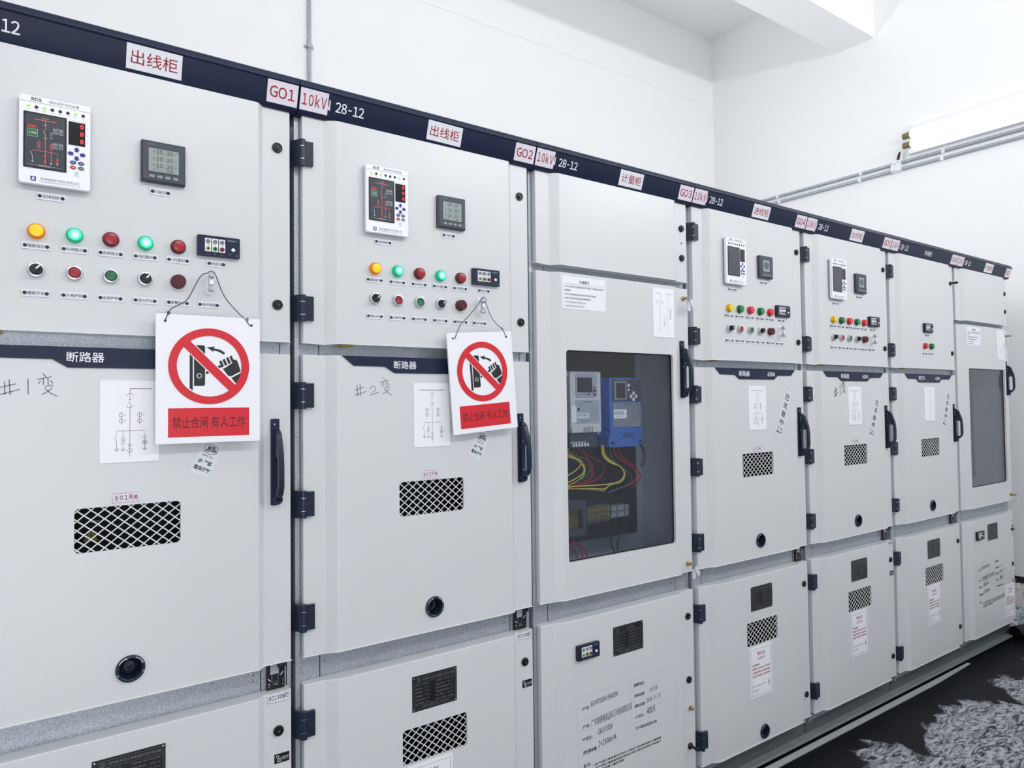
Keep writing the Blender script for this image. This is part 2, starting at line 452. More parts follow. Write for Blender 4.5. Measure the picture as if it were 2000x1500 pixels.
def lock_geo(b):
    b.lathe(0, 0, [(.0135, 0.001), (.0135, -.004), (.0118, -.0065), (.0105, -.0065), (.0100, -.0045), (.0062, -.0045), (.0058, -.0085), (.0030, -.0085), (.0026, -.005), (0, -.005)], 'black', 24)
    b.box(-.0022, .0022, -.0092, -.005, -.0008, .0008, 'grey_plastic')
def lock(parent, x, z):
    return put('lock', shared('lock', lock_geo), parent, (x, 0, z))
def knob_lock_geo(b):
    b.lathe(0, 0, [(.013, 0.001), (.013, -.004), (.010, -.007), (.006, -.008), (.0052, -.026), (.0075, -.030), (.0075, -.040), (.0055, -.044), (0, -.044)], 'black', 20)
def knob_lock(parent, x, z):
    o = put('lock', shared('knoblock', knob_lock_geo), parent, (x, 0, z)); o['label'] = 'black knob lock with its key stem sticking out'; return o
def bolt_geo(b):
    b.lathe(0, 0, [(.0085, 0.001), (.0085, -.005), (.0045, -.005), (.0045, -.018), (0, -.018)], 'brass', 6)
    b.lathe(0, 0, [(.0065, -.010), (.0065, -.015), (.003, -.015)], 'steel', 6)
def key_geo(b):
    b.lathe(0, 0, [(.009, 0.001), (.009, -.005), (.006, -.007), (.005, -.016), (0, -.016)], 'brass', 16)
    b.box(-.0012, .0012, -.034, -.014, -.006, .004, 'steel')
    for dx, dz, a in ((.006, -.016, .55), (-.002, -.024, -.1)):
        pts = rrect(-.009, .009, -.030, .010, .007); c, s = math.cos(a), math.sin(a)
        pts = [(dx + p * c - q * s, dz + p * s + q * c) for p, q in pts]
        b.prism(pts, -.034 - abs(dx), -.0315 - abs(dx), 'key_grey')

def handle_geo(b):
    m = 'navy_gloss'
    b.prism(rrect(-.011, .011, -.113, .113, .003), -.006, 0.001, 'navy')
    # grip drawn in the Y-Z profile, extruded across X, with a finger opening
    out = [(-.006, -.094), (-.006, .086), (-.013, .085), (-.030, .072), (-.046, .026), (-.050, -.010), (-.050, -.062), (-.043, -.080), (-.030, -.092), (-.018, -.096)]
    hole = rrect(-.039, -.016, -.078, .014, .011, 4)
    xa, xb = -.004, .010
    t = MB(); t.prism(out, xa, xb, m, [hole])
    b.add([(y, x, z) for x, y, z in t.v], [f[::-1] for f in t.f], m)
    b.lathe(0.003, -.098, [(.013, .001), (.013, -.018), (.011, -.022), (.0065, -.022), (.006, -.019), (.0025, -.019), (0, -.024)], 'navy', 20)
    b.lathe(-.002, .098, [(.0032, -.005), (.0032, -.008), (0, -.0085)], 'steel', 10)
    for yy, zz in ((-.012, .066), (-.011, .050), (-.024, .022), (-.012, .010)):   # rivets in the grip's flank
        n = 8
        b.add([(xa - .0012, yy + .0022 * math.cos(2 * PI * i / n), zz + .0022 * math.sin(2 * PI * i / n)) for i in range(n)], [tuple(range(n))], 'chrome')
def handle(parent, zc):
    return bevel(put('door_handle', shared('handle', handle_geo), parent, (0.741, 0, zc)), .0015, 2, 40)

def crank_geo(b):
    b.lathe(0, 0, [(.0265, 0.004), (.0300, 0.0), (.0310, -.003), (.0295, -.006), (.0255, -.0072), (.0235, -.006), (.0215, .004), (.0190, .030), (.0120, .034), (.0112, .022), (.0075, .022), (.0070, .030), (0, .030)], 'navy_gloss', 32)
    for a0, a1, r in ((1.9, 2.6, .0278), (.5, 1.2, .0278)):
        b.ribbon([(r * math.cos(a0 + (a1 - a0) * i / 6), r * math.sin(a0 + (a1 - a0) * i / 6)) for i in range(7)], .0013, -.0074, 'print_white')
        b.poly([(r * math.cos(a0) - .002, r * math.sin(a0)), (r * math.cos(a0) + .002, r * math.sin(a0) - .001), (r * math.cos(a0), r * math.sin(a0) - .004)], -.0074, 'print_white')
    for a in (3.5, -.3): b.text('人', .0275 * math.cos(a), .0275 * math.sin(a), .005, -.0074, 'print_white')
def crank(parent, z):
    return put('crank_port', shared('crank', crank_geo), parent, (0.405, FY, z))

def vent_geo(b):
    """flattened expanded-metal sheet: two sets of slanting strands clipped to the opening"""
    w, h, p, sl = .226, .108, .0268, .82
    def strip(x0, sgn, y, t):
        dx, dz = 1.0, sgn * sl; lo, hi = -9.0, 9.0
        for d, q0, q1 in ((dx, -w / 2 - x0, w / 2 - x0), (dz, -h / 2, h / 2)):
            u, v = q0 / d, q1 / d; lo = max(lo, min(u, v)); hi = min(hi, max(u, v))
        if hi - lo < 2e-3: return
        A = (x0 + dx * lo, dz * lo); B = (x0 + dx * hi, dz * hi)
        d = Vector((B[0] - A[0], B[1] - A[1])).normalized(); nn = Vector((-d.y, d.x)) * t / 2
        b.prism([(A[0] + nn.x, A[1] + nn.y), (A[0] - nn.x, A[1] - nn.y), (B[0] - nn.x, B[1] - nn.y), (B[0] + nn.x, B[1] + nn.y)], y, y + .0014, 'door_paint')
    for k in range(-8, 9): strip(k * p + .004, 1, .0006, .0026); strip(k * p + .004, -1, 0.0, .0028)
def vent(parent, cx, cz):
    return put('vent_mesh', shared('vent', vent_geo), parent, (cx, FY + .0052, cz))

# ---- instruments ---------------------------------------------------------
RW, RH, RD = 0.133, 0.194, 0.020
def relay(parent, lit):
    root = put('protection_relay', shared('relay_case', relay_case), parent, (0.186, FY, 2.258))
    put('display_screen', shared('relay_screen%d' % lit, lambda b: relay_screen(b, lit)), root)
    put('digit_display', shared('relay_digits%d' % lit, lambda b: relay_digits(b, lit)), root)
    leds = ((0, 2, 6) if lit else ())
    for k in range(8):
        u = .127 + .109 * k
        o = put('status_light', shared('led1' if k in leds else 'led0', lambda b: b.lathe(0, 0, [(.0036, 0), (.0033, -.0012), (0, -.0018)], 'led_green' if k in leds else 'black', 12)), root, (u * RW, -RD, -.127 * RH))
        if k in leds: o['label'] = 'lit green status light'
    def arrow(b, a):
        pts = [(0, .0068), (.0058, .001), (.0034, .001), (.0034, -.0042), (-.0034, -.0042), (-.0034, .001), (-.0058, .001)]
        c, s = math.cos(a), math.sin(a)
        b.prism([(x * c - z * s, x * s + z * c) for x, z in pts], -.0012, 0, 'key_blue')
    for k, (du, dv) in enumerate(((0, -.047), (-.08, 0), (0, .047), (.08, 0))):
        put('arrow_key', shared('arrow%d' % k, lambda b: arrow(b, PI / 2 * k)), root, ((.80 + du) * RW, -RD, -(.588 + dv) * RH))
    for u, v, m, t in ((.748, .690, 'key_blue', '确认'), (.865, .690, 'key_blue', '返回'), (.748, .748, 'key_red', '合闸'), (.865, .748, 'key_green', '分闸')):
        def g(b): b.prism(circ(0, 0, .0060, 16, .0042), -.0012, 0, m); b.text(t, 0, 0, .0030, -.0014, 'print_white')
        put('oval_key', shared('oval' + t, g), root, (u * RW, -RD, -v * RH))
    put('round_key', shared('roundkey', lambda b: b.lathe(0, 0, [(.0042, 0), (.0042, -.0012), (.0034, -.0012), (.003, -.0006), (0, -.0006)], 'key_grey', 16)), root, (.80 * RW, -RD, -.81 * RH))
    return root
def R(u, v): return (u * RW, -v * RH)
def relay_case(b):
    b.prism(rrect(.004, RW - .004, -RH + .004, -.004, .003), -.010, 0, 'grey_plastic', back=False)
    pts = rrect(0, RW, -RH, 0, .005)
    ins = rrect(.0015, RW - .0015, -RH + .0015, -.0015, .004)
    n = len(pts)
    b.sides(pts, -RD + .0015, -.008, 'white_plastic'); b.poly(pts, -.008, 'grey_plastic', back=True)
    b.add([(x, -RD + .0015, z) for x, z in pts] + [(x, -RD, z) for x, z in ins], [(i, (i + 1) % n, n + (i + 1) % n, n + i) for i in range(n)], 'white_plastic')
    b.poly(ins, -RD, 'white_plastic')
    y = -RD - .0003
    b.ribbon([R(.01, .075), R(.99, .075)], .0007, y, 'grey_ink')
    b.text('RDS', *R(.235, .040), .0078, y, 'ink', bold=.02)
    b.text('微机保护测控装置', *R(.62, .040), .0066, y, 'grey_ink')
    for k in range(8): b.text('运行 告警 通信 保护 跳闸 合闸 电源 备用'.split()[k], *R(.127 + .109 * k, .163), .0026, y, 'pale_ink')
    b.ribbon([R(.68, .20), R(.93, .20)], .0005, y, 'pale_ink')
    for k, t in enumerate('ABC'): b.text(t, *R(.955, .27 + .083 * k), .0026, y, 'ink')
    b.poly(rrect(*[R(.16, 0)[0], R(.235, 0)[0]], R(0, .968)[1], R(0, .915)[1], .001), y, 'key_blue')
    b.text('R', *R(.198, .942), .0072, y - .0002, 'white_plastic', bold=.03, shear=.2)
    b.text('珠海瑞捷电气股份有限公司', *R(.565, .932), .0056, y, 'grey_ink')
    b.text('ZHUHAI RADIANCE ELECTRIC CO., LTD', *R(.565, .965), .0034, y, 'grey_ink', w=.076)
    b.text('远方/就地', *R(.80, .845), .0026, y, 'pale_ink')
def relay_screen(b, lit):
    x0, z1 = R(.062, .192); x1, z0 = R(.655, .822)
    y = -RD
    b.prism(rrect(x0, x1, z0, z1, .001), y - .0015, y, 'screen_rim')
    b.poly(rect(x0 + .003, x1 - .0035, z0 + .003, z1 - .004), y - .0017, 'screen')
    if not lit: return
    y -= .002; w = x1 - x0; h = z1 - z0
    def S(u, v): return (x0 + u * w, z1 - v * h)
    lr = 'line_red'
    b.ribbon([S(.25, .12), S(.76, .12)], .0012, y, lr); b.text('10kV 母线', *S(.5, .085), .0028, y, 'line_pale')
    b.ribbon([S(.5, .12), S(.5, .30)], .0008, y, lr); b.ribbon([S(.46, .21), S(.5, .185), S(.54, .21)], .001, y, 'jack_yellow')
    b.ribbon([S(.455, .30), S(.5, .38)], .001, y, 'line_pale'); b.ribbon([S(.5, .38), S(.5, .93)], .0009, y, lr)
    b.ribbon([S(.46, .43), S(.5, .455), S(.54, .43)], .001, y, 'jack_yellow')
    for u in (.355, .64):
        for v in (.55, .605): b.ring(*S(u, v), .0028, .0006, y, lr, 12)
        b.ribbon([S(u, .50), S(u, .66)], .0006, y, lr)
    b.ribbon([S(.21, .70), S(.21, .68), S(.785, .68), S(.785, .90)], .0009, y, lr)
    b.ribbon([S(.16, .71), S(.21, .79), S(.21, .86)], .0009, y, 'line_pale'); b.ribbon([S(.64, .68), S(.64, .88)], .0009, y, lr)
    for u, v in ((.5, .76), (.5, .86), (.785, .80), (.785, .85)): b.ring(*S(u, v), .0022, .0006, y, lr, 10)
    for u in (.21, .64, .785): b.poly([S(u - .03, .875), S(u, .905), S(u + .03, .875)], y, 'line_pale')
    b.poly(rect(*[S(.085, 0)[0], S(.315, 0)[0]], S(0, .29)[1], S(0, .225)[1]), y, 'cap_red'); b.text('远方就地', *S(.2, .258), .0026, y - .0001, 'line_red')
    b.poly(rect(*[S(.085, 0)[0], S(.325, 0)[0]], S(0, .44)[1], S(0, .30)[1]), y, 'screen_pale_green')
    b.poly(rect(*[S(.097, 0)[0], S(.313, 0)[0]], S(0, .433)[1], S(0, .307)[1]), y - .0001, 'screen_green'); b.text('已储能', *S(.215, .37), .004, y - .0002, 'print_white')
    for v in (.235, .50):
        b.poly(rrect(*[S(.68, 0)[0], S(.91, 0)[0]], S(0, v + .10)[1], S(0, v)[1], .001), y, 'line_pale')
        b.poly(rrect(*[S(.69, 0)[0], S(.90, 0)[0]], S(0, v + .094)[1], S(0, v + .006)[1], .001), y - .0001, 'navy')
        b.text('温度 湿度', *S(.795, v + .030), .0034, y - .0002, 'print_white'); b.text('00.0 00', *S(.795, v + .070), .003, y - .0002, 'print_white')
    for v, t in ((.33, '断路'), (.375, '手车'), (.42, '位置')): b.text(t, *S(.635, v), .0026, y, 'line_pale')
    b.text('RADIANCE', *S(.5, .945), .003, y, 'print_white'); b.ribbon([S(.12, .945), S(.36, .945)], .0004, y, 'line_pale'); b.ribbon([S(.64, .945), S(.88, .945)], .0004, y, 'line_pale')
def relay_digits(b, lit):
    x0, z1 = R(.682, .217); x1, z0 = R(.92, .487); y = -RD
    b.prism(rect(x0, x1, z0, z1), y - .001, y, 'digit_glass')
    for k in range(3): b.text('0', *R(.872, .262 + .086 * k), .0105, y - .0013, 'seg_red' if lit else 'cap_red', bold=.015)

def meter_case(b):
    w, h, d = .096, .098, .016
    pts = rrect(-w / 2, w / 2, -h / 2, h / 2, .002); ins = rrect(-w / 2 + .004, w / 2 - .004, -h / 2 + .004, h / 2 - .004, .002); n = len(pts)
    b.sides(pts, -d + .003, 0, 'slate'); b.add([(x, -d + .003, z) for x, z in pts] + [(x, -d, z) for x, z in ins], [(i, (i + 1) % n, n + (i + 1) % n, n + i) for i in range(n)], 'slate')
    b.poly(ins, -d, 'slate'); b.text('POWER METER', -.026, .040, .0022, -d - .0002, 'grey_plastic')
def meter_lcd(b, big):
    d = -.0162
    if big:
        b.poly(rect(-.0345, .0345, -.026, .033), d, 'screen_rim'); b.poly(rect(-.033, .033, -.0245, .0315), d - .0002, 'lcd')
        for k in range(3):
            b.mono('10.20', .002, .024 - .0165 * k, .0095, .0075, d - .0005, 'lcd_ink', .85); b.text('kV', .027, .024 - .0165 * k, .003, d - .0005, 'lcd_ink'); b.ribbon([(-.024, .024 - .0165 * k), (-.019, .024 - .0165 * k)], .0012, d - .0005, 'lcd_ink')
        b.text('0.00', .013, -.0195, .006, d - .0005, 'lcd_ink'); b.ribbon([(-.026, -.020), (-.006, -.019)], .0006, d - .0005, 'lcd_ink')
    else:
        b.poly(rect(-.028, .022, -.022, .032), d, 'screen_rim'); b.poly(rect(-.026, .020, -.020, .030), d - .0002, 'slate_key'); b.ring(-.003, .006, .0185, .002, d - .0005, 'grey_plastic', 24); b.poly(circ(-.003, .006, .0165), d - .0004, 'lcd_dark')
def power_meter(parent, big):
    root = put('power_meter', shared('meter_case', meter_case), parent, (0.470, FY, 2.160))
    put('display_screen', shared('meter_lcd%d' % big, lambda b: meter_lcd(b, big)), root)
    for k in range(4): put('button', shared('mkey', lambda b: (b.prism(rrect(-.0052, .0052, -.0032, .0032, .001), -.0185, -.016, 'slate_key'), b.text('≡', 0, 0, .003, -.0187, 'slate'))), root, (-.0255 + .017 * k, 0, -.036))
    return root

def dxn_case(b):
    b.prism(rrect(-.050, .050, -.0255, .0255, .002), -.012, 0, 'navy', ms='black')
    y = -.0123
    b.text('DXN8-T', .032, .0175, .0044, y, 'pale_ink')
    for k, t in enumerate('ABC'): b.text(t, -.026 + .0165 * k, -.0205, .003, y, 'pale_ink')
    b.text('自检', .026, -.016, .0028, y, 'pale_ink'); b.text('复位', .043, -.018, .0028, y, 'pale_ink')
def dxn(parent, x, z):
    root = put('live_line_indicator', shared('dxn', dxn_case), parent, (x, FY, z))
    for k, m in enumerate(('jack_yellow', 'jack_green', 'jack_red')):
        def g(b):
            b.prism(rrect(-.0072, .0072, -.0165, .0165, .001), -.0132, -.012, 'white_plastic')
            b.lathe(0, .0085, [(.0056, -.0132), (.0056, -.0148), (.0044, -.0148), (.004, -.0138), (.0022, -.0138), (.002, -.0152), (0, -.0152)], 'grey_plastic', 16)
            b.text('○●', 0, -.0002, .0024, -.0134, 'grey_ink')
            b.lathe(0, -.009, [(.0056, -.0132), (.0056, -.0152), (.0028, -.0152)], m, 16); b.lathe(0, -.009, [(.0028, -.0152), (.0026, -.0135), (0, -.0135)], 'black', 12)
        put('phase_socket', shared('dxn_' + m, g), root, (-.026 + .0165 * k, 0, .002))
    put('button', shared('dxnbtn', lambda b: b.lathe(0, 0, [(.0046, -.012), (.0046, -.0142), (.0034, -.0152), (0, -.0155)], 'white_plastic', 16)), root, (.0335, 0, -.005))
    return root

def lamp(parent, x, z, kind):
    def bez(b): b.lathe(0, 0, [(.0172, 0), (.0172, -.004), (.0150, -.006), (.0140, -.006)], kind + '_rim', 28)
    def lens(b):
        b.lathe(0, 0, [(.0152, -.002), (.0152, -.014), (.0138, -.0165), (.0128, -.0165)], kind + '_rim', 28)
        b.lathe(0, 0, [(.0128, -.0165), (.0124, -.0158), (.0080, -.0166)], kind, 28)
        b.lathe(0, 0, [(.0080, -.0166), (.0040, -.0171), (0, -.0172)], 'lamp_teal_core' if kind == 'lamp_teal' else kind, 28)
    o = put('indicator_lamp', shared('bez_' + kind, bez), parent, (x, FY, z))
    l = put('lens', shared('lens_' + kind, lens), o)
    l['label'] = {'lamp_amber': 'glowing amber lens', 'lamp_teal': 'glowing green lens', 'lamp_red': 'unlit dark red lens', 'lamp_bright_red': 'red lens', 'lamp_green': 'green lens', 'lamp_yellow': 'yellow lens'}[kind]
    return o
def ring_geo(b): b.lathe(0, 0, [(.0168, 0), (.0168, -.0075), (.0155, -.0105), (.0125, -.0112), (.0118, -.0092), (.0110, -.0060), (0, -.0060)], 'bezel_silver', 28)
def button(parent, x, z, m):
    o = put('push_button', shared('btnring', ring_geo), parent, (x, FY, z))
    c = put('cap', shared('btncap' + m, lambda b: b.lathe(0, 0, [(.0112, -.006), (.0112, -.0112), (.0100, -.0125), (.006, -.0118), (0, -.0116)], m, 28)), o)
    c['label'] = 'red cap' if m == 'cap_red' else 'green cap'
    return o
def selector(parent, x, z, a=-0.72):
    o = put('selector_switch', shared('btnring', ring_geo), parent, (x, FY, z))
    def g(b):
        b.lathe(0, 0, [(.0114, -.006), (.0114, -.0125), (.0105, -.0135), (0, -.0135)], 'black', 28)
        c, s = math.cos(a), math.sin(a)
        def rt(p): return [(u * c - v * s, u * s + v * c) for u, v in p]
        b.prism(rt(rrect(-.0045, .0045, -.0108, .0108, .003)), -.026, -.0130, 'black')
        b.prism(rt(rrect(-.0016, .0016, -.001, .0102, .0006)), -.0266, -.026, 'print_white')
    put('knob', shared('knob', g), o)
    return o
def buzzer(parent, x, z):
    o = put('alarm_buzzer', shared('buzz', lambda b: b.lathe(0, 0, [(.0172, 0), (.0172, -.003), (.0158, -.005), (.0158, -.016), (.0142, -.0185), (.0125, -.0185), (.0118, -.0175), (.0095, -.0175), (.009, -.0188), (.0065, -.0188), (.006, -.0178), (.0035, -.0178), (.003, -.0186), (0, -.0186)], 'maroon', 28)), parent, (x, FY, z))
    return o
def link(parent, x, z):
    def base(b):
        b.prism(rrect(-.0075, .0075, -.030, .022, .003), -.006, 0, 'white_plastic')
    o = put('test_link', shared('linkbase', base), parent, (x, FY, z))
    put('link_plate', shared('linkplate', lambda b: (b.prism(rrect(-.0045, .0065, -.022, .018, .002), -.022, -.020, 'steel'), b.prism(rect(-.003, .006, -.008, .004), -.026, -.022, 'white_plastic'))), o)
    for dz in (-.020, .014): put('terminal_screw', shared('linkscrew', lambda b: b.lathe(0, 0, [(.0045, 0), (.0045, -.018), (.0075, -.018), (.0075, -.024), (.0066, -.030), (.005, -.031), (0, -.031)], 'chrome', 16)), o, (.001, 0, dz))
    return o
def nametag(parent, x, z, s, w=.052, parts=True):
    def g(b):
        h = .0155
        b.prism(rect(-w / 2, w / 2, -h / 2, h / 2), -.0016, 0, 'label_white', ms='grey_plastic')
        b.text(s, 0, 0, .0085, -.0019, 'blue_grey_ink', w=min(.032, .0094 * len(s)), bold=.012)
    o = put('name_tag', shared('tag' + s + str(w), g), parent, (x, FY, z))
    for sx in (-1, 1): put('screw', shared('tagscrew', lambda b: b.lathe(0, 0, [(.0040, -.0016), (.0036, -.0034), (.0016, -.0042), (0, -.0042)], 'black', 12)), o, (sx * (w / 2 - .0058), 0, 0))
    return o

def control_row(cab, lit):
    LX = [.219 + .0713 * k for k in range(5)]
    kinds = ('lamp_amber', 'lamp_teal', 'lamp_red', 'lamp_teal', 'lamp_red') if lit else ('lamp_yellow', 'lamp_green', 'lamp_bright_red', 'lamp_green', 'lamp_bright_red')
    for x, k in zip(LX, kinds): lamp(cab, x, 1.964, k)
    for x, s in zip(LX, ('储能指示', '分闸指示', '合闸指示', '试验位置指示', '工作位置指示')): nametag(cab, x, 1.932, s)
    selector(cab, LX[0], 1.879); button(cab, LX[1], 1.879, 'cap_red'); button(cab, LX[2], 1.879, 'cap_green'); selector(cab, LX[3], 1.879); buzzer(cab, LX[4], 1.879)
    link(cab, .574, 1.884)
    for x, s in zip(LX + [.574], ('储能开关', '分闸按钮', '合闸按钮', '远控允许开关', '报警指示', '保护跳闸')): nametag(cab, x, 1.828, s)
    dxn(cab, .596, 1.974); nametag(cab, .592, 1.932, '带电显示器', .046)
    relay(cab, lit); nametag(cab, .246, 2.044, '综合继电保护', .054)
    power_meter(cab, lit); nametag(cab, .465, 2.092, '多功能仪表', .046)

# ---- plates and cards ------------------------------------------------------
def rating_geo(b, metering):
    w, h = .150, .102
    b.prism(rect(-w / 2, w / 2, -h / 2, h / 2), -.0012, 0, 'black')
    y = -.0015; m = 'grey_ink'
    o = [(-.070, -.040), (-.064, -.046), (.064, -.046), (.070, -.040), (.070, .040), (.064, .046), (-.064, .046), (-.070, .040), (-.070, -.040)]
    b.ribbon(o, .0006, y, m); b.ribbon([(-.07, .030), (.07, .030)], .0006, y, m); b.ribbon([(-.07, -.035), (.07, -.035)], .0006, y, m)
    b.ring(-.056, .038, .0045, .0008, y, m, 16); b.ring(-.052, .038, .0045, .0008, y, m, 16)
    b.text('高压计量柜' if metering else '铠甲移开式交流金属封闭开关设备', .012, .038, .0068, y, m)
    rows = (('型号  KYN28-12', '产品标准  GB/T3906-2006'), ('额定电压    12  kV', '额定电流    630  A'), ('额定频率    50  Hz', '额定短时耐受电流  25 kA'),
            ('工频耐压   42 kV', '额定短路开断电流  25 kA'), ('雷电冲击耐压  75 kV', '出厂编号    G24110'), ('防护等级  IP4X', '生产日期  2024年'))
    for k, (a, c) in enumerate(rows):
        z = .0235 - .0106 * k
        b.text(a, -.066, z, .0048, y, m, 'L', w=.048); b.text(c, .002, z, .0048, y, m, 'L', w=.062)
    b.text('广东成套开关设备有限公司   0769-22400000', 0, -.0405, .0048, y, m)
def rating_plate(parent, cz, metering=False):
    o = put('rating_plate', shared('rating%d' % metering, lambda b: rating_geo(b, metering)), parent, (.404, FY, cz))
    for sx in (-1, 1):
        for sz in (-1, 1): put('screw', shared('ratscrew', lambda b: b.lathe(0, 0, [(.0026, -.0012), (.0022, -.0024), (0, -.0028)], 'chrome', 12)), o, (sx * .070, 0, sz * .046))
    return o

def oneline_geo(b, kind):
    w, h = .122, .190
    b.prism(rrect(-w / 2, w / 2, -h / 2, h / 2, .004), -.002, 0, 'white_plastic')
    y = -.0023; m = 'dark_red_ink'; t = .0008
    if kind == 2:
        b.ribbon([(-.03, .075), (.02, .075)], .0012, y, m); b.ribbon([(.0, .075), (0, -.085)], t, y, m)
        b.ribbon([(0, .02), (.02, .02), (.02, -.05)], t, y, 'grey_ink'); return
    if kind == 0: b.ribbon([(0, .076), (.046, .076)], .0016, y, m)
    else: b.ribbon([(-.042, .074), (.042, .074)], .0016, y, m)
    b.ribbon([(0, .075), (0, .066)], t, y, m)
    b.ribbon([(.006 * math.cos(a), .059 + .006 * math.sin(a)) for a in [PI * i / 8 for i in range(9)]], t, y, m)
    b.ribbon([(0, .063), (0, .054)], t, y, m); b.ribbon([(-.002, .053), (.002, .049)], t, y, m); b.ribbon([(-.002, .049), (.002, .053)], t, y, m)
    b.ribbon([(-.003, .046), (.001, .038), (.001, .032)], t, y, m)
    b.ribbon([(.006 * math.cos(a), .037 - .006 * math.sin(a)) for a in [PI * i / 8 for i in range(9)]], t, y, m)
    b.ribbon([(0, .032), (0, -.082)], t, y, m)
    for sx in (-.018, .020):
        for z in (.015, .001): b.ring(sx, z, .0045, t, y, m, 14); b.text('///', sx + .007, z, .003, y, m, 'L')
        b.ribbon([(sx, .022), (sx, -.007)], t, y, m)
    b.ribbon([(-.027, -.034), (-.027, -.022), (.031, -.022), (.031, -.036)], t, y, m)
    b.ribbon([(-.031, -.036), (-.027, -.048), (-.027, -.064)], t, y, m)
    b.ribbon([(-.014, -.022), (-.014, -.062)], t, y, m); b.poly(rect(-.0175, -.0105, -.051, -.036), y - .0001, 'white_plastic'); b.ribbon([(-.0175, -.051), (-.0105, -.051), (-.0105, -.036), (-.0175, -.036), (-.0175, -.051)], t, y - .0002, m); b.ribbon([(-.014, -.040), (-.014, -.047)], .0016, y - .0002, m)
    b.ribbon([(.027, -.036), (.035, -.036)], t, y, m); b.ribbon([(.027, -.039), (.035, -.039)], t, y, m); b.ribbon([(.031, -.039), (.031, -.064)], t, y, m); b.ring(.031, -.050, .005, t, y, m, 14)
    for a in (.785, 2.356): b.ribbon([(.031 - .0045 * math.cos(a), -.050 - .0045 * math.sin(a)), (.031 + .0045 * math.cos(a), -.050 + .0045 * math.sin(a))], t, y, m)
    for x in (-.027, -.014, .031):
        for k in range(3): b.ribbon([(x - .005 + .0015 * k, -.064 - .0022 * k), (x + .005 - .0015 * k, -.064 - .0022 * k)], t, y, m)
    b.ribbon([(-.004, -.054), (.004, -.054), (0, -.061), (-.004, -.054)], t, y, m); b.ring(0, -.068, .0045, t, y, m, 14)
def oneline(parent, kind): return put('diagram_card', shared('oneline%d' % kind, lambda b: oneline_geo(b, kind)), parent, (.402, FY, 1.543))

def cable_card_geo(b):
    w, h = .148, .210
    b.prism(rect(-w / 2, w / 2, -h / 2, h / 2), -.003, 0, 'white_plastic')
    y = -.0033; m = 'red_ink'
    b.ribbon([(-.066, -.096), (.066, -.096), (.066, .096), (-.066, .096), (-.066, -.096)], .0012, y, 'dark_red_ink')
    b.text('桥头站', 0, .076, .017, y, m, bold=.01); b.text('10kV富竹线', 0, .055, .011, y, m)
    for k, s in enumerate(('电缆终端编号:', '电缆名称: 10kV桥头站二号公用电', '分接箱K5配电站10kV高压室进线', '柜至用户配电房10kV高压电缆')):
        b.text(s, -.060, .030 - .0155 * k, .0095, y, m, 'L', w=(.05 if k == 0 else .120), bold=.01)
    b.text('型号: ZR-YJV22-8.7/15kV', -.060, -.058, .0085, y, 'dark_red_ink', 'L', w=.09); b.text('长度: 350米', -.060, -.076, .0085, y, 'dark_red_ink', 'L', w=.04)
    b.prism([(.050, -.062), (.056, -.062), (.053, -.038)], y, y + .0002, 'ink'); b.poly(rect(.0517, .0543, -.072, -.060), y, 'ink')
def cable_card(parent, x=.387, z=.422): return put('cable_card', shared('cablecard', cable_card_geo), parent, (x, FY, z))

def num_label(parent, s):
    def g(b):
        b.prism(rect(-.029, .029, -.0115, .0115), -.0006, 0, 'label_pink'); b.ribbon([(-.028, -.0105), (.028, -.0105), (.028, .0105), (-.028, .0105), (-.028, -.0105)], .0007, -.0008, 'dark_red_ink')
        b.mono(s, 0, 0, .0115, .0098, -.0009, 'dark_red_ink', .72)
    return put('number_label', shared('num' + s, g), parent, (.395, FY, 1.3665))

def band(parent, kind, s):
    def g(b):
        pts = [(.120, 1.7125), (.128, 1.706), (.154, 1.685), (.250, 1.684), (.279, 1.666), (.526, 1.666), (.553, 1.684), (.655, 1.685), (.680, 1.706), (.685, 1.7125)]
        b.prism(pts, -.003, 0, 'navy')
        b.text(s, .313, 1.690, .0235, -.0033, 'print_white', w=.073, bold=.008)
        b.text('630A', .505, 1.690, .0195, -.0033, 'print_white', w=.056, bold=.008)
    return put('title_band', shared('band' + s, g), parent, (0, FY, 0))

def seal_geo(b, full=True):
    """test seal tape; its long axis is Z, top at +Z"""
    b.prism(rect(-.0235, .0235, -.107, .107), -.0004, 0, 'film')
    y = -.0007
    for z, s in ((.078, '已'), (.038, '试'), (-.002, '验')): b.text(s, 0, z, .029, y, 'ink', bold=.02)
    b.ring(0, -.040, .017, .0012, y, 'dark_red_ink', 20, rz=.012); b.text('检验', .0, -.036, .009, y - .0001, 'ink', rot=.2, bold=.03); b.text('3014年', .002, -.043, .009, y - .0001, 'ink', rot=.1, bold=.03)
    b.text('联系方式: 138000', 0, -.058, .0035, y, 'ink', bold=.02)
    b.text('注: 严禁', .000, -.074, .011, y, 'ink', bold=.03, w=.034); b.text('擅自启封', 0, -.091, .011, y, 'ink', bold=.03, w=.040)
def seal(parent, x, z, tilt):
    o = put('seal_sticker', shared('seal', seal_geo), parent, (x, FY, z)); o.rotation_euler = (0, tilt, 0)
    return o

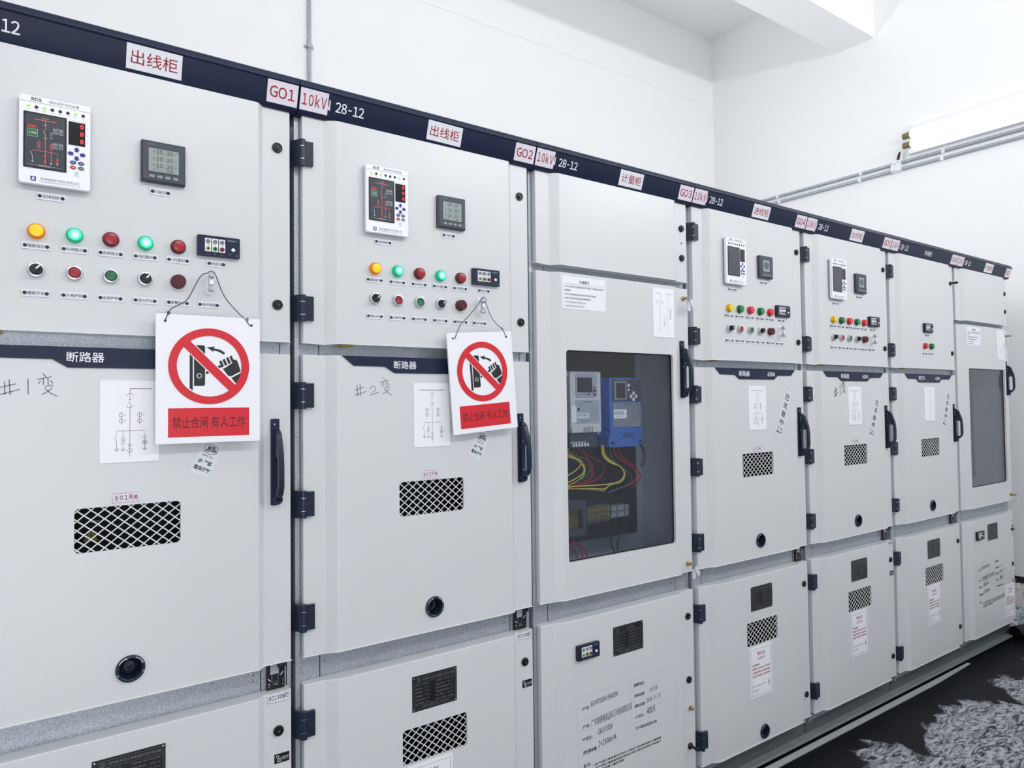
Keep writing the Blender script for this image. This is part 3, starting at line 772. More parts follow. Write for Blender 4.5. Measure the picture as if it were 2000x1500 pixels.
HASH1 = [[(.157, 1.621), (.185, 1.629)], [(.157, 1.606), (.192, 1.617)], [(.165, 1.634), (.166, 1.605)], [(.173, 1.638), (.175, 1.605)]]
ONE = [[(.206, 1.640), (.207, 1.606)]]
BIAN = [[(.233, 1.652), (.239, 1.644)], [(.222, 1.639), (.249, 1.645)], [(.234, 1.641), (.234, 1.627)], [(.242, 1.643), (.243, 1.627)], [(.229, 1.636), (.225, 1.629)], [(.246, 1.637), (.252, 1.631)],
        [(.236, 1.623), (.252, 1.627), (.249, 1.619), (.239, 1.610), (.231, 1.606)], [(.236, 1.620), (.248, 1.608), (.260, 1.602)]]
TWO = [[(.202, 1.623), (.210, 1.632), (.220, 1.629), (.219, 1.620), (.203, 1.606), (.231, 1.615)]]
THREE = [[(.204, 1.633), (.214, 1.637), (.218, 1.630), (.211, 1.623), (.219, 1.616), (.214, 1.605), (.203, 1.604)]]
def handwriting(parent, n):
    b = MB(); w = .0021; m = 'grey_ink'
    tr = lambda p: p
    if n == 3: tr = lambda p: (.214 + (p[0] - .157) * 1.05, 1.618 + (p[1] - 1.62) * 1.35 + (p[0] - .2) * .25); w = .0032; m = 'ink'
    mid = {1: ONE, 2: TWO, 3: THREE}[n]
    dx = .012 if n == 2 else 0
    for s in HASH1 + mid: b.ribbon([tr((x if n != 2 else x, z - (.004 if n == 2 else 0))) for x, z in s], w, 0, m)
    for s in BIAN: b.ribbon([tr((x + dx, z)) for x, z in s], w, 0, m)
    o = put('handwriting', b.mesh('handwriting'), parent, (0, FY - .0004, 0)); o['label'] = 'marker pen number %d' % n
    return o

def release_label(parent, z):
    def g(b):
        b.prism(rect(-.0195, .0195, -.012, .012), -.0006, 0, 'black'); y = -.0009; m = 'print_white'
        b.ribbon([(-.013, .003), (-.015, .005), (-.013, .008), (-.009, .007), (-.008, .003)], .0016, y, m)
        b.ribbon([(-.011, -.008), (-.003, -.008), (-.003, .000), (-.011, .000), (-.011, -.008)], .0016, y, m); b.poly(circ(-.007, -.004, .0014, 8), y, m)
        b.text('紧急解锁', .009, .001, .0042, y, m)
        b.text('EMERGENCY', .009, -.004, .002, y, m)
    return put('release_label', shared('release', g), parent, (.758, 0, z))
def earth_label(parent, s):
    def g(b):
        b.prism(rect(-.028, .028, -.0125, .0125), -.0006, 0, 'label_white'); b.ribbon([(-.0272, -.0117), (.0272, -.0117), (.0272, .0117), (-.0272, .0117), (-.0272, -.0117)], .0009, -.0008, 'ink')
        b.mono(s, 0, 0, .0125, .0072, -.0009, 'ink', .62)
    return put('earth_switch_label', shared('earth' + s, g), parent, (.749, 0, .8145))
def earth_mech(parent, full=True):
    def g(b):
        b.prism(rect(.7255, .7725, .826, .904), .0145, .0235, 'black', back=False)
        y = .0142
        b.poly(rect(.735, .757, .868, .904), y, 'pale_ink'); b.poly(rect(.741, .752, .850, .868), y, 'dark_inside')
        b.ribbon([(.739, .868), (.739, .847), (.755, .847), (.755, .862), (.762, .866)], .0014, y - .0002, 'grey_ink')
        b.ribbon([(.729, .858), (.736, .851)], .0018, y - .0002, 'print_white'); b.ribbon([(.762, .862), (.769, .871)], .0018, y - .0002, 'print_white')
        b.text('O', .732, .843, .005, y - .0002, 'print_white'); b.text('I', .768, .848, .005, y - .0002, 'print_white'); b.text('接地开关', .749, .841, .003, y - .0002, 'print_white')
        b.text('分', .732, .836, .003, y - .0002, 'print_white'); b.text('合', .768, .838, .003, y - .0002, 'print_white')
        b.lathe(.760, .893, [(.004, .0142), (.004, .004), (.011, .002), (.012, -.003), (.010, -.006), (0, -.007)], 'black', 20, .62)
    return put('earthing_switch', shared('earthmech', g), parent, (0, .0072, 0))

# ---- cabinet body and header ------------------------------------------------
def body_mesh(kind):
    b = MB(); g = 'galvanised'; x0, x1, ya, yb, z0, z1 = .0008, .7925, .0310, 1.50, .075, 2.372
    fr = rect(x0, x1, z0, z1)
    openings = [rect(.050, .750, 1.80, 2.33) if kind == 'breaker' else rect(.050, .750, 2.10, 2.33), rect(.045, .770, .935, 1.69) if kind == 'breaker' else rect(.045, .770, .935, 1.99), rect(.050, .750, .15, .79)]
    b.poly(fr, ya, g, openings)
    b.sides(fr, ya, yb, g); b.poly(fr, yb, g, back=True)
    for k, o in enumerate(openings):
        dark = (kind == 'breaker') or k != 1
        d = .16 if dark else .22
        m = 'dark_inside' if dark else 'inner_sheet'
        b.sides(o, ya, ya + d, m, True)
        if dark: b.poly(o, ya + d, m)
        else: b.poly(o, ya + d, 'inner_sheet')
    # fold lines, seams and pop rivets of the sheet metal
    y = ya - .0004
    seam = [(.072, 1.7125, 1.745), (.680, 1.7125, 1.745), (.764, 1.7125, 1.745)] if kind == 'breaker' else [(.072, 2.03, 2.05), (.690, 2.03, 2.05)]
    for x, a, c in seam + [(.072, .826, .903), (.713, .826, .903), (.780, .826, .903)]: b.ribbon([(x, a), (x, c)], .0024, y, 'black')
    for z in (.876, .860): b.lathe(.692, z, [(.0045, ya), (.0040, ya - .002), (0, ya - .0028)], 'steel', 12); b.poly(circ(.692, z, .0016, 8), ya - .0031, 'black')
    b.ribbon([(.0115, .10), (.0115, 2.36)], .0012, y, 'grey_ink')
    b.add([(x0, ya - .012, z0), (x0 + .012, ya - .012, z0), (x0 + .012, ya - .012, z1), (x0, ya - .012, z1)], [(0, 1, 2, 3)], g)
    b.add([(x0 + .012, ya - .012, z0), (x0 + .012, ya, z0), (x0 + .012, ya, z1), (x0 + .012, ya - .012, z1)], [(0, 1, 2, 3)], g)
    b.add([(x0, ya, z0), (x0, ya - .012, z0), (x0, ya - .012, z1), (x0, ya, z1)], [(0, 1, 2, 3)], g)
    # plinth set back under the doors
    b.box(x0, x1, .040, yb, .012, z0, 'base_paint')
    return b.mesh('cabinet_body_' + kind)

HP = [(.10, 2.366), (.006, 2.366), (-.010, 2.369), (-.0145, 2.373), (-.034, 2.431), (-.0385, 2.434), (-.0385, 2.4365), (-.035, 2.440), (-.030, 2.452), (-.024, 2.456), (.10, 2.456)]
def face_y(z): return -.0145 + (z - 2.373) / (2.431 - 2.373) * (-.0195)
def header_geo(b):
    n = len(HP)
    vs = [(x, y, z) for x in (.0012, .7988) for y, z in HP]
    b.add(vs, [(i, n + i, n + (i + 1) % n, (i + 1) % n) for i in range(n)] + [tuple(range(n)), tuple(range(n, 2 * n))[::-1]], 'navy')
def plate(parent, name, s, x0, x1, printed=False, tilt=0.0):
    z0, z1 = 2.377, 2.4305; cx = (x0 + x1) / 2; w = x1 - x0
    def g(b):
        if not printed:
            c, s_ = math.cos(tilt), math.sin(tilt); zc = (z0 + z1) / 2
            p = [(x - cx, z - zc) for x, z in rect(x0, x1, z0, z1)]; p = [(cx + x * c - z * s_, zc + x * s_ + z * c) for x, z in p]
            b.prism(p, -.0016, -.0002, 'label_pink' if name != 'cabinet_name_plate' else 'label_white')
        zc = (z0 + z1) / 2; mt = 'print_white' if printed else 'red_ink'
        if name == 'cabinet_name_plate': b.text(s, cx, zc, .030, -.0019, mt, w=w * .84, rot=tilt, bold=.004)
        elif name == 'code_plate': b.mono(s, cx, zc, .027, .0235, -.0019, mt, .88)
        else: b.mono(s, cx, zc, .028, .0178, -.0019, mt, .62)
        b.warp(lambda x, y, z: (x, y + face_y(z), z))
    return put(name, shared('plate' + s + str(tilt) + str(printed), g), parent)

def switchgear(i, label, title, code, kind):
    cab = empty('switchgear_cabinet', (i * W, 0, 0), label, 'switchgear cabinet', 'row of switchgear cabinets')
    k = 'body_' + kind
    if k not in CACHE: CACHE[k] = body_mesh(kind)
    put('cabinet_body', CACHE[k], cab)
    hd = put('header_strip', shared('header', header_geo), cab)
    def hl(b):
        b.mono('28-12', .145, 2.403, .0255, .0170, -.0004, 'print_white', .84); b.mono('KYN', .0612, 2.403, .0255, .0178, -.0004, 'print_white', .84); b.warp(lambda x, y, z: (x, y + face_y(z), z))
    put('printed_lettering', shared('kyn', hl), hd)
    if title == '环网柜':
        def wl(b): b.text(title, .425, 2.402, .026, -.0004, 'print_white', w=.085, bold=.008); b.warp(lambda x, y, z: (x, y + face_y(z), z))
        put('printed_title', shared('ring_title', wl), hd)
    else: plate(hd, 'cabinet_name_plate', title, .391, .511, tilt=(-.01 if i == 1 else 0))
    plate(hd, 'code_plate', code, .716, .7965)
    if i > 0: plate(hd, 'voltage_plate', '10kV', .0035, .081)
    return cab

CODES = ['GO1', 'GO2', 'GO3', 'GO4', 'GO5', 'GO6', 'GO7']
CABS = []
INFO = [
    ('grey outgoing cabinet headed GO1, its middle door handwritten #1, nearest the camera', '出线柜', 'breaker'),
    ('grey outgoing cabinet headed GO2, its middle door handwritten #2', '出线柜', 'breaker'),
    ('grey metering cabinet headed GO3 with two meters behind a tall glass window', '计量柜', 'metering'),
    ('grey incoming cabinet headed GO4, between the two-meter window cabinet and the one handwritten #3', '进线柜', 'breaker'),
    ('grey outgoing cabinet headed GO5, its middle door handwritten #3', '出线柜', 'breaker'),
    ('grey cabinet headed GO6 with only two lamps on its upper door', '环网柜', 'breaker'),
    ('grey metering cabinet headed GO7 at the far end beside the white end wall', '计量柜', 'metering'),
]
for i, (lab, title, kind) in enumerate(INFO):
    CABS.append(switchgear(i, lab, title, CODES[i], kind))

for i, cab in enumerate(CABS):
    metering = INFO[i][2] == 'metering'
    if not metering:
        up = door(cab, 'upper_door', 'door_up', ZT0, ZT1)
        md = door(cab, 'middle_door', 'door_mid', ZM0, ZM1, [VENT, porthole(.972)])
        lowholes = [LVENT] + ([porthole(.161)] if i == 3 else [])
        lw = door(cab, 'lower_door', 'door_low%d' % (i == 3), ZL0, ZL1, lowholes)
        for z in (2.262, 1.838): hinge(up, z)
        for z in (1.602, 1.310, 1.008): hinge(md, z)
        for z in (.726, .225): hinge(lw, z)
        lx = .749
        if i == 5: knob_lock(up, lx, 2.264)
        else: lock(up, lx, 2.264)
        lock(up, lx, 1.843); lock(lw, lx, .728); lock(lw, lx, .225)
        handle(md, 1.428)
        band(md, 0, '隔离车' if i == 5 else '断路器')
        oneline(md, {0: 0, 5: 2}.get(i, 1))
        vent(md, .402, 1.299); crank(md, .972)
        vent(lw, .4065, .584)
        if i == 3: crank(lw, .161)
        if i != 5: num_label(md, {0: '801开关', 1: '802开关', 3: '601开关', 4: '803开关'}[i])
        rating_plate(lw, .730)
        put('yellow_tape', shared('ytape', lambda b: b.box(.122, .160, -.006, .015, 1.7385, 1.7452, 'yellow_tape')), up)
        if i in (0, 1): seal(md, .597, 1.505, math.radians(25))
        elif i == 3: seal(md, .594, 1.516, math.radians(24.5))
        elif i == 4: seal(md, .590, 1.482, math.radians(22))
        else: seal(md, .612, 1.512, math.radians(20))
        if i in (0, 1, 4): handwriting(md, {0: 1, 1: 2, 4: 3}[i])
        if i in (0, 1, 4): earth_label(lw, {0: '80140地刀', 1: '80240地刀', 4: '80340地刀'}[i]); release_label(lw, .656)
        earth_mech(cab)
        def breaker(b):
            b.box(.20, .61, .115, .150, 1.06, 1.46, 'dark_inside')
            b.poly([(.318, 1.252), (.352, 1.252), (.335, 1.282)], .1145, 'yellow_tape'); b.text('!', .335, 1.264, .012, .1142, 'ink')
            b.poly(circ(.372, 1.355, .010, 14), .1145, 'jack_green'); b.poly(circ(.400, 1.355, .010, 14), .1145, 'cap_red'); b.ribbon([(.330, 1.300), (.352, 1.300)], .002, .1145, 'pale_ink')
        put('breaker_front', shared('breaker', breaker), cab)
        if i != 0: cable_card(lw)
        if i == 5:
            dxn(cab, .397, 1.974); nametag(cab, .392, 1.932, '带电显示器', .042)
            lamp(cab, .362, 1.872, 'lamp_bright_red'); lamp(cab, .436, 1.872, 'lamp_green')
            nametag(cab, .362, 1.828, '工作位置', .050); nametag(cab, .436, 1.828, '试验位置', .050)
        else: control_row(cab, 1 if i < 2 else 0)
    else:
        up = door(cab, 'upper_door', 'door_m_up', 2.050, ZT1)
        md = door(cab, 'window_door', 'door_m_mid', ZM0, 2.026, [WIN], .012)
        lw = door(cab, 'lower_door', 'door_m_low', ZL0, ZL1)
        lx = .751
        lock(up, lx, 2.266); lock(up, lx, 2.147)
        put('key_hole', shared('hole', lambda b: (b.lathe(0, 0, [(.0055, .0005), (.0055, -.001), (.0035, -.001)], 'chrome', 16), b.poly(circ(0, 0, .0036, 12), -.0008, 'black'))), up, (lx, 0, 2.207))
        handle(md, 1.702)
        gasket = MB(); ou = rrect(.129, .670, 1.027, 1.757, .012); inn = rrect(.1325, .6665, 1.0305, 1.7535, .010)
        gasket.prism(ou, FY + .0095, FY + .013, 'matt_black', [inn])
        if 'gasket' not in CACHE: CACHE['gasket'] = gasket.mesh('gasket')
        put('gasket', CACHE['gasket'], md)
        put('window_pane', shared('pane', lambda b: b.box(.131, .669, FY + .0115, FY + .0145, 1.029, 1.755, 'window_glass')), md)
        def notice(b):
            w, h = .203, .114
            b.prism(rrect(-w / 2, w / 2, -h / 2, h / 2, .005), -.001, 0, 'white_plate'); y = -.0013
            b.text('注意事项', 0, .040, .0115, y, 'ink', bold=.01); b.ribbon([(-.092, .030), (.092, .030)], .0007, y, 'grey_ink')
            for k, s in enumerate(('1. 用户应当保护好计量装置及封印不受破坏,不得擅自启封或移动', '计量装置。', '2. 用户应当按照国家有关规定和合同约定交纳电费。', '3. 用户应当按照计量装置铭牌参数使用。', '4. 电工应持证操作并做好记录。', '5. 操作前请检查门锁是否完好。')):
                b.text(s, -.093 + (.0 if k == 1 else 0), .021 - .0135 * k, .0072, y, 'ink' if k < 4 else 'grey_ink', 'L', w=.186 * (1.0, .17, .80, .66, .54, .50)[k])
        put('notice_card', shared('notice', notice), md, (.216, FY, 1.957))
        def mdiag(b):
            w, h = .117, .189
            b.prism(rrect(-w / 2, w / 2, -h / 2, h / 2, .004), -.002, 0, 'white_plastic'); y = -.0023; m = 'grey_ink'; t = .0008
            b.ribbon([(-.038, .075), (-.019, .075)], .0016, y, 'ink'); b.ribbon([(.022, .075), (.042, .075)], .0016, y, 'ink')
            b.ribbon([(-.019, .075), (-.019, -.076), (.023, -.076), (.023, .075)], t, y, m)
            b.ribbon([(.023, -.013), (.004, -.013), (.004, -.056)], t, y, m); b.ribbon([(.023, .018), (.038, .018), (.038, -.024)], t, y, m)
            for x in (-.036, -.008): b.ring(x, .040, .005, t, y, m, 12); b.text('//', x + .007, .040, .003, y, m)
            for x, z in ((.038, .004), (.038, -.016), (.004, -.04)): b.ring(x, z, .0045, t, y, 'dark_red_ink', 12, rz=.008)
        put('diagram_card', shared('mdiag', mdiag), md, (.620, FY, 1.917))
        for z in (1.985, .934): put('key', shared('key', key_geo), md, (.755, 0, z))
        lock(lw, .748, .728); lock(lw, .748, .481); put('bolt', shared('bolt', bolt_geo), lw, (.752, 0, .370))
        (knob_lock if i == 2 else lock)(lw, .748, .224)
        rating_plate(lw, .7175 if i == 2 else .733, True)
        dxn(cab, .203, .7155 if i == 2 else .732)
        def form(b):
            m = 'pale_ink'; t = .0006
            for z in (.561, .524, .481, .4435, .406, .362): b.ribbon([(.157, z if z > .52 else z), (.658, z)], t, 0, m)
            for x in (.157, .411, .656): b.ribbon([(x, .561), (x, .362 if x == .411 else .245)], t, 0, m)
            b.ribbon([(.157, .245), (.656, .245)], t, 0, m)
            ink = 'ink'; y = -.0003
            P = lambda s, x, z, w=None: b.text(s, x, z, .0125, y, ink, 'L', w=w, bold=.012)
            H = lambda s, x, z, h, w: b.text(s, x, z, h, y, ink, 'L', w=w, shear=.25, rot=.05, bold=-.004)
            P('户号:', .178, .519, .034); H('0319710341934734', .218, .527, .019, .128)
            P('户名:', .180, .458, .034); H('广东晟颐隆家品科三科技有限公司', .218, .461, .026, .198)
            P('PT变比:', .178, .416, .046); H('10kV/100V', .247, .423, .022, .075)
            P('变压器容量:', .180, .371, .064); H('2×2500kVA', .250, .380, .020, .086)
            P('报障电话:', .428, .540, .054); P('用电性质:', .430, .501, .054); H('大工业', .508, .505, .017, .044)
            P('通电日期:', .430, .464, .054); H('2024. 11. 21', .490, .469, .015, .078)
            P('CT变比:', .432, .424, .046); H('400/5', .492, .430, .024, .046); P('客户服务热线95598', .434, .383, .110)
            P('备注:', .180, .326, .034)
            for k, s in enumerate(('1.该户电能计量装置封印完好,正常运行请勿擅自操作计量装置', '2.该户电能计量装置若有异常请及时拨打服务热线联系供电部门', '3.请妥善保管计量柜钥匙')):
                b.text(s, .225, .316 - .0125 * k, .0085, y, ink, 'L', w=(.34, .34, .15)[k], bold=.01)
        put('printed_form', shared('form', form), lw, (0, FY - .0004, 0))
        if i == 6:
            cable_card(lw, .640, .262)
            def mech(b):
                b.prism(rect(-.046, .046, -.048, .048), -.004, .001, 'grey_plastic'); b.prism(rrect(-.036, .034, -.044, .044, .003), -.0055, -.004, 'white_plate')
                b.prism(rect(-.042, -.018, -.046, .046), -.012, -.004, 'black'); b.prism(rect(.0, .034, -.012, .002), -.020, -.0055, 'black'); b.poly(circ(.004, .020, .008, 12), -.006, 'ink')
            put('padlock_mechanism', shared('mech7', mech), lw, (.705, -.002, .716))
        # inside: backing board on the sheet-metal back
        put('mounting_board', shared('mboard', lambda b: (b.box(.060, .640, .160, .172, 1.047, 1.86, 'black_board'),)), cab)

# ------------------------------------------------------------------ things inside the metering cabinet
MX = 2 * W
def rel(p, y): return [(a, y, b_) for a, b_ in p]
gm = empty('electricity_meter', (MX, 0, 0), 'pale grey electricity meter with dark display, left behind the big glass window', 'electricity meter', 'electricity meters behind the glass')
def gm_body(b):
    x0, x1, z0, z1 = .236, .386, 1.470, 1.690
    b.prism(rrect(x0, x1, z0, z1, .006), .090, .159, 'meter_grey')
    b.prism(rrect(x0 + .148, x1 + .012, 1.452, 1.66, .004), .110, .159, 'grey_plastic')
    for x in (x0 - .002, x1 + .002): b.prism(circ(x, 1.682, .009, 14), .100, .112, 'meter_grey', [circ(x, 1.682, .004, 10)])
    b.prism(rect(x0 + .002, x0 + .026, 1.500, 1.562), .087, .09, 'white_plastic')
put('meter_body', shared('gmb', gm_body), gm)
put('face_panel', shared('gmf', lambda b: (b.prism(rrect(.262, .366, 1.594, 1.682, .010), .087, .090, 'meter_panel'), b.ribbon([(.268, 1.672), (.340, 1.672)], .001, .0866, 'grey_ink'),
    [b.text(t, x, 1.605, .005, .0866, 'ink') for t, x in (('▲', .272), ('●', .288), ('●', .304), ('▬', .322))])), gm)
put('display_screen', shared('gms', lambda b: b.prism(rect(.268, .340, 1.613, 1.667), .085, .087, 'digit_glass')), gm)
put('keypad', shared('gmk', lambda b: (b.prism(rrect(.346, .360, 1.600, 1.634, .006), .0845, .087, 'black'), b.cyl(.353, 1.626, .083, .085, .0048, 'meter_panel', 12), b.cyl(.353, 1.610, .083, .085, .0048, 'meter_panel', 12))), gm)
def gm_label(b):
    b.prism(rect(.262, .378, 1.497, 1.584), .088, .090, 'meter_panel'); y = .0877
    b.text('三相四线智能电能表', .318, 1.577, .0055, y, 'ink'); b.text('DTZ', .285, 1.566, .005, y, 'ink'); b.text('3×57.7/100V 3×1.5(6)A', .350, 1.560, .0045, y, 'grey_ink', w=.045)
    for k in range(6): b.ribbon([(.335, 1.552 - .008 * k), (.372, 1.552 - .008 * k)], .0012, y, 'grey_ink')
    b.poly(rect(.266, .325, 1.518, 1.536), y, 'white_plastic')
    for k in range(20): b.ribbon([(.270 + .0025 * k, 1.522), (.270 + .0025 * k, 1.533)], .0005 + .0011 * ((k * 7) % 3 == 0), y - .0002, 'ink')
    b.poly(circ(.274, 1.549, .006, 10), y, 'ink'); b.text('No. 0319 7103', .308, 1.506, .005, y, 'ink')
put('data_label', shared('gml', gm_label), gm)
def gm_cover(b):
    b.prism(rrect(.240, .382, 1.464, 1.490, .003), .086, .120, 'meter_grey')
    b.prism(rrect(.238, .372, 1.408, 1.464, .005), .098, .150, 'terminal_clear'); b.ribbon([(.240, 1.428), (.320, 1.428)], .004, .0976, 'pale_ink')
    for k in range(6): b.box(.250 + .014 * k, .257 + .014 * k, .094, .098, 1.412, 1.424, 'print_white')
    b.text('400/5', .318, 1.474, .020, .0856, 'ink', w=.052, shear=.25, bold=-.003)
put('terminal_cover', shared('gmc', gm_cover), gm)
def wire(parent, name, pts, y, m, r=.0024, wob=.006):
    P = [(a, y + wob * math.sin(i * 1.3), b_) for i, (a, b_) in enumerate(pts)]
    b = MB(); b.tube(P, r, m, 8, 2); return put(name, b.mesh(name), parent)
GW = [('y', [(.228, 1.426), (.232, 1.39), (.268, 1.37), (.298, 1.362), (.303, 1.349), (.28, 1.322), (.215, 1.297)]), ('y', [(.227, 1.379), (.293, 1.363), (.325, 1.334), (.32, 1.31), (.267, 1.289), (.215, 1.273)]),
      ('y', [(.25, 1.42), (.262, 1.385), (.306, 1.358), (.33, 1.334), (.325, 1.3), (.279, 1.275), (.215, 1.258)]), ('g', [(.259, 1.421), (.269, 1.379), (.301, 1.372), (.331, 1.362), (.351, 1.333), (.335, 1.299), (.29, 1.282)]),
      ('r', [(.277, 1.42), (.288, 1.378), (.318, 1.348), (.356, 1.327), (.366, 1.297), (.34, 1.275)]), ('r', [(.292, 1.42), (.311, 1.386), (.357, 1.361), (.369, 1.331), (.361, 1.297), (.329, 1.271), (.25, 1.269)]),
      ('r', [(.302, 1.419), (.331, 1.376), (.37, 1.364), (.408, 1.343), (.416, 1.313), (.394, 1.285), (.342, 1.27), (.26, 1.267)])]
WM = {'y': 'wire_yellow', 'g': 'wire_green', 'r': 'wire_red', 'k': 'wire_black'}
WLAB = {'y': 'yellow wire', 'g': 'green wire', 'r': 'red wire', 'k': 'black wire'}
for n, (c, p) in enumerate(GW):
    o = wire(gm, 'wire', p, .112 + .006 * (n % 3), WM[c]); o['label'] = WLAB[c]

bmr = empty('electricity_meter', (MX, 0, 0), 'blue electricity meter with round white keys, right behind the big glass window', 'electricity meter', 'electricity meters behind the glass')
def bm_body(b):
    b.prism(rrect(.398, .604, 1.440, 1.672, .010), .122, .159, 'meter_blue_dark'); b.prism(rrect(.432, .604, 1.466, 1.668, .008), .090, .122, 'meter_blue')
put('meter_body', shared('bmb', bm_body), bmr)
put('face_panel', shared('bmf', lambda b: (b.prism(rect(.446, .600, 1.578, 1.662), .0885, .090, 'slate'), b.prism(rect(.448, .598, 1.480, 1.572), .0885, .090, 'grey_plastic'), b.text('电力负荷管理终端', .522, 1.566, .005, .0882, 'ink'), b.text('●', .555, 1.482, .006, .0882, 'print_white'), b.text('□', .578, 1.486, .010, .0882, 'print_white'))), bmr)
put('display_screen', shared('bms', lambda b: (b.prism(rect(.454, .520, 1.584, 1.656), .0865, .0885, 'grey_plastic'), b.poly(rect(.464, .512, 1.590, 1.648), .0862, 'digit_glass'))), bmr)
put('barcode_label', shared('bml', lambda b: (b.prism(rect(.452, .520, 1.512, 1.546), .0878, .0885, 'white_plastic'), [b.ribbon([(.456 + .0025 * k, 1.526), (.456 + .0025 * k, 1.540)], .0005 + .0011 * ((k * 5) % 3 == 0), .0876, 'ink') for k in range(20)], b.text('NO. 100 3197', .480, 1.519, .004, .0876, 'ink'))), bmr)
for dz, r in ((1.640, .0045), (1.622, .003)): put('status_light', shared('bmled%.3f' % r, lambda b: b.lathe(0, 0, [(r + .002, 0), (r + .002, -.001), (r, -.001), (r * .7, -.002), (0, -.0024)], 'print_white', 14)), bmr, (.533, .0885, dz))
for dx, dz in ((0, .012), (0, -.012), (-.014, 0), (.014, 0)): put('round_key', shared('bmkey', lambda b: b.cyl(0, 0, -.002, 0, .0075, 'key_grey', 16)), bmr, (.558 + dx, .0885, 1.597 + dz))
def bm_cover(b):
    b.prism([(.428, 1.466), (.604, 1.466), (.604, 1.418), (.596, 1.410), (.565, 1.402), (.430, 1.402), (.420, 1.412), (.420, 1.440), (.428, 1.446)][::-1], .086, .158, 'meter_blue')
    b.text('400/5', .526, 1.446, .022, .0856, 'ink', w=.062, shear=.25, bold=-.003)
    for x in (.440, .590): b.lathe(x, 1.420, [(.0075, .086), (.0075, .083), (.004, .083), (.0035, .0845), (0, .0845)], 'slate', 14)
put('terminal_cover', shared('bmc', bm_cover), bmr)
BW = [('y', [(.399, 1.411), (.409, 1.368), (.448, 1.34), (.494, 1.328), (.516, 1.297), (.501, 1.268), (.46, 1.261), (.407, 1.261), (.215, 1.268)]),
      ('y', [(.41, 1.411), (.42, 1.367), (.457, 1.344), (.505, 1.323), (.527, 1.294), (.509, 1.265), (.46, 1.257), (.441, 1.255), (.417, 1.243), (.354, 1.252), (.215, 1.260)]),
      ('y', [(.421, 1.41), (.43, 1.371), (.47, 1.343), (.516, 1.318), (.532, 1.289), (.515, 1.261), (.471, 1.256), (.438, 1.251), (.419, 1.235), (.38, 1.244), (.215, 1.263)]),
      ('g', [(.442, 1.405), (.457, 1.359), (.489, 1.332), (.538, 1.301), (.557, 1.274), (.537, 1.249), (.487, 1.239), (.433, 1.23)]),
      ('r', [(.466, 1.404), (.476, 1.372), (.517, 1.344), (.561, 1.32), (.586, 1.292), (.579, 1.262), (.537, 1.245)]), ('r', [(.474, 1.404), (.484, 1.374), (.525, 1.346), (.569, 1.321), (.597, 1.291), (.591, 1.261), (.556, 1.244)]),
      ('r', [(.485, 1.403), (.498, 1.371), (.539, 1.345), (.58, 1.316), (.605, 1.286), (.596, 1.259), (.564, 1.239)]), ('k', [(.608, 1.406), (.637, 1.388), (.627, 1.34), (.612, 1.316), (.629, 1.319), (.642, 1.38), (.623, 1.405)])]
for n, (c, p) in enumerate(BW):
    o = wire(bmr, 'wire', p, .104 + .006 * (n % 3), WM[c]); o['label'] = WLAB[c]

tb = empty('terminal_box', (MX, 0, 0), 'clear covered test terminal box with red wires, lower left behind the big window', 'terminal box')
def tb1(b):
    b.prism(rrect(.180, .296, 1.094, 1.190, .005), .110, .159, 'terminal_brass')
    b.prism([(.178, 1.086), (.300, 1.086), (.306, 1.10), (.306, 1.205), (.296, 1.216), (.178, 1.222)], .088, .110, 'terminal_clear', [rect(.186, .286, 1.112, 1.182)])
put('terminal_body', shared('tb1', tb1), tb)
for r_ in range(5):
    for c_ in range(5): put('terminal_screw', shared('tscrew', lambda b: b.lathe(0, 0, [(.0042, 0), (.0042, -.003), (.0015, -.004), (0, -.004)], 'brass', 10)), tb, (.200 + .018 * c_, .110, 1.120 + .0135 * r_))
for n, p in enumerate(([(.231, 1.102), (.241, 1.073), (.275, 1.056), (.309, 1.027), (.316, 1.001), (.298, .970)], [(.241, 1.101), (.253, 1.07), (.282, 1.049), (.297, 1.023), (.289, .975)], [(.200, 1.10), (.221, 1.055), (.25, 1.04), (.269, 1.019), (.271, .975)])):
    o = wire(tb, 'wire', p, .105, 'wire_red'); o['label'] = 'red wire'
tb2 = empty('terminal_box', (MX, 0, 0), 'small eight-sided terminal box full of brass screws, right of the bigger one', 'terminal box')
put('terminal_body', shared('tb2', lambda b: b.prism([(.326, 1.122), (.430, 1.122), (.446, 1.136), (.446, 1.176), (.434, 1.190), (.326, 1.190), (.312, 1.176), (.312, 1.138)], .104, .159, 'terminal_clear')), tb2)
put('brass_bed', shared('tb2b', lambda b: b.prism(rect(.322, .436, 1.132, 1.182), .1025, .104, 'terminal_brass')), tb2)
for r_ in range(2):
    for c_ in range(7): put('terminal_screw', CACHE['tscrew'], tb2, (.332 + .0155 * c_, .1025, 1.146 + .022 * r_))
tb3 = empty('terminal_strip', (MX, 0, 0), 'short grey terminal strip with two black wires, beside the brass screw box', 'terminal strip')
put('strip_body', shared('tb3', lambda b: [b.prism(rect(.450 + .021 * k, .468 + .021 * k, 1.128, 1.172), .118 + .004 * (k % 2), .159, 'grey_plastic', [circ(.459 + .021 * k, 1.150, .005, 10)]) for k in range(5)]), tb3)
for n, p in enumerate(([(.470, 1.13), (.456, 1.062), (.442, 1.035), (.452, 1.008), (.473, .975)], [(.505, 1.13), (.497, 1.091), (.494, 1.058), (.469, 1.035), (.471, 1.008), (.489, .975)], [(.482, 1.17), (.480, 1.25), (.486, 1.34), (.480, 1.40)], [(.512, 1.17), (.515, 1.28), (.508, 1.40)])):
    wire(tb3, 'wire', p, .105 if n < 2 else .145, 'wire_black')
fm = empty('electricity_meter', (6 * W, 0, 0), 'blue meter half hidden behind the far cabinet window beside the end wall', 'electricity meter', 'electricity meters behind the glass')
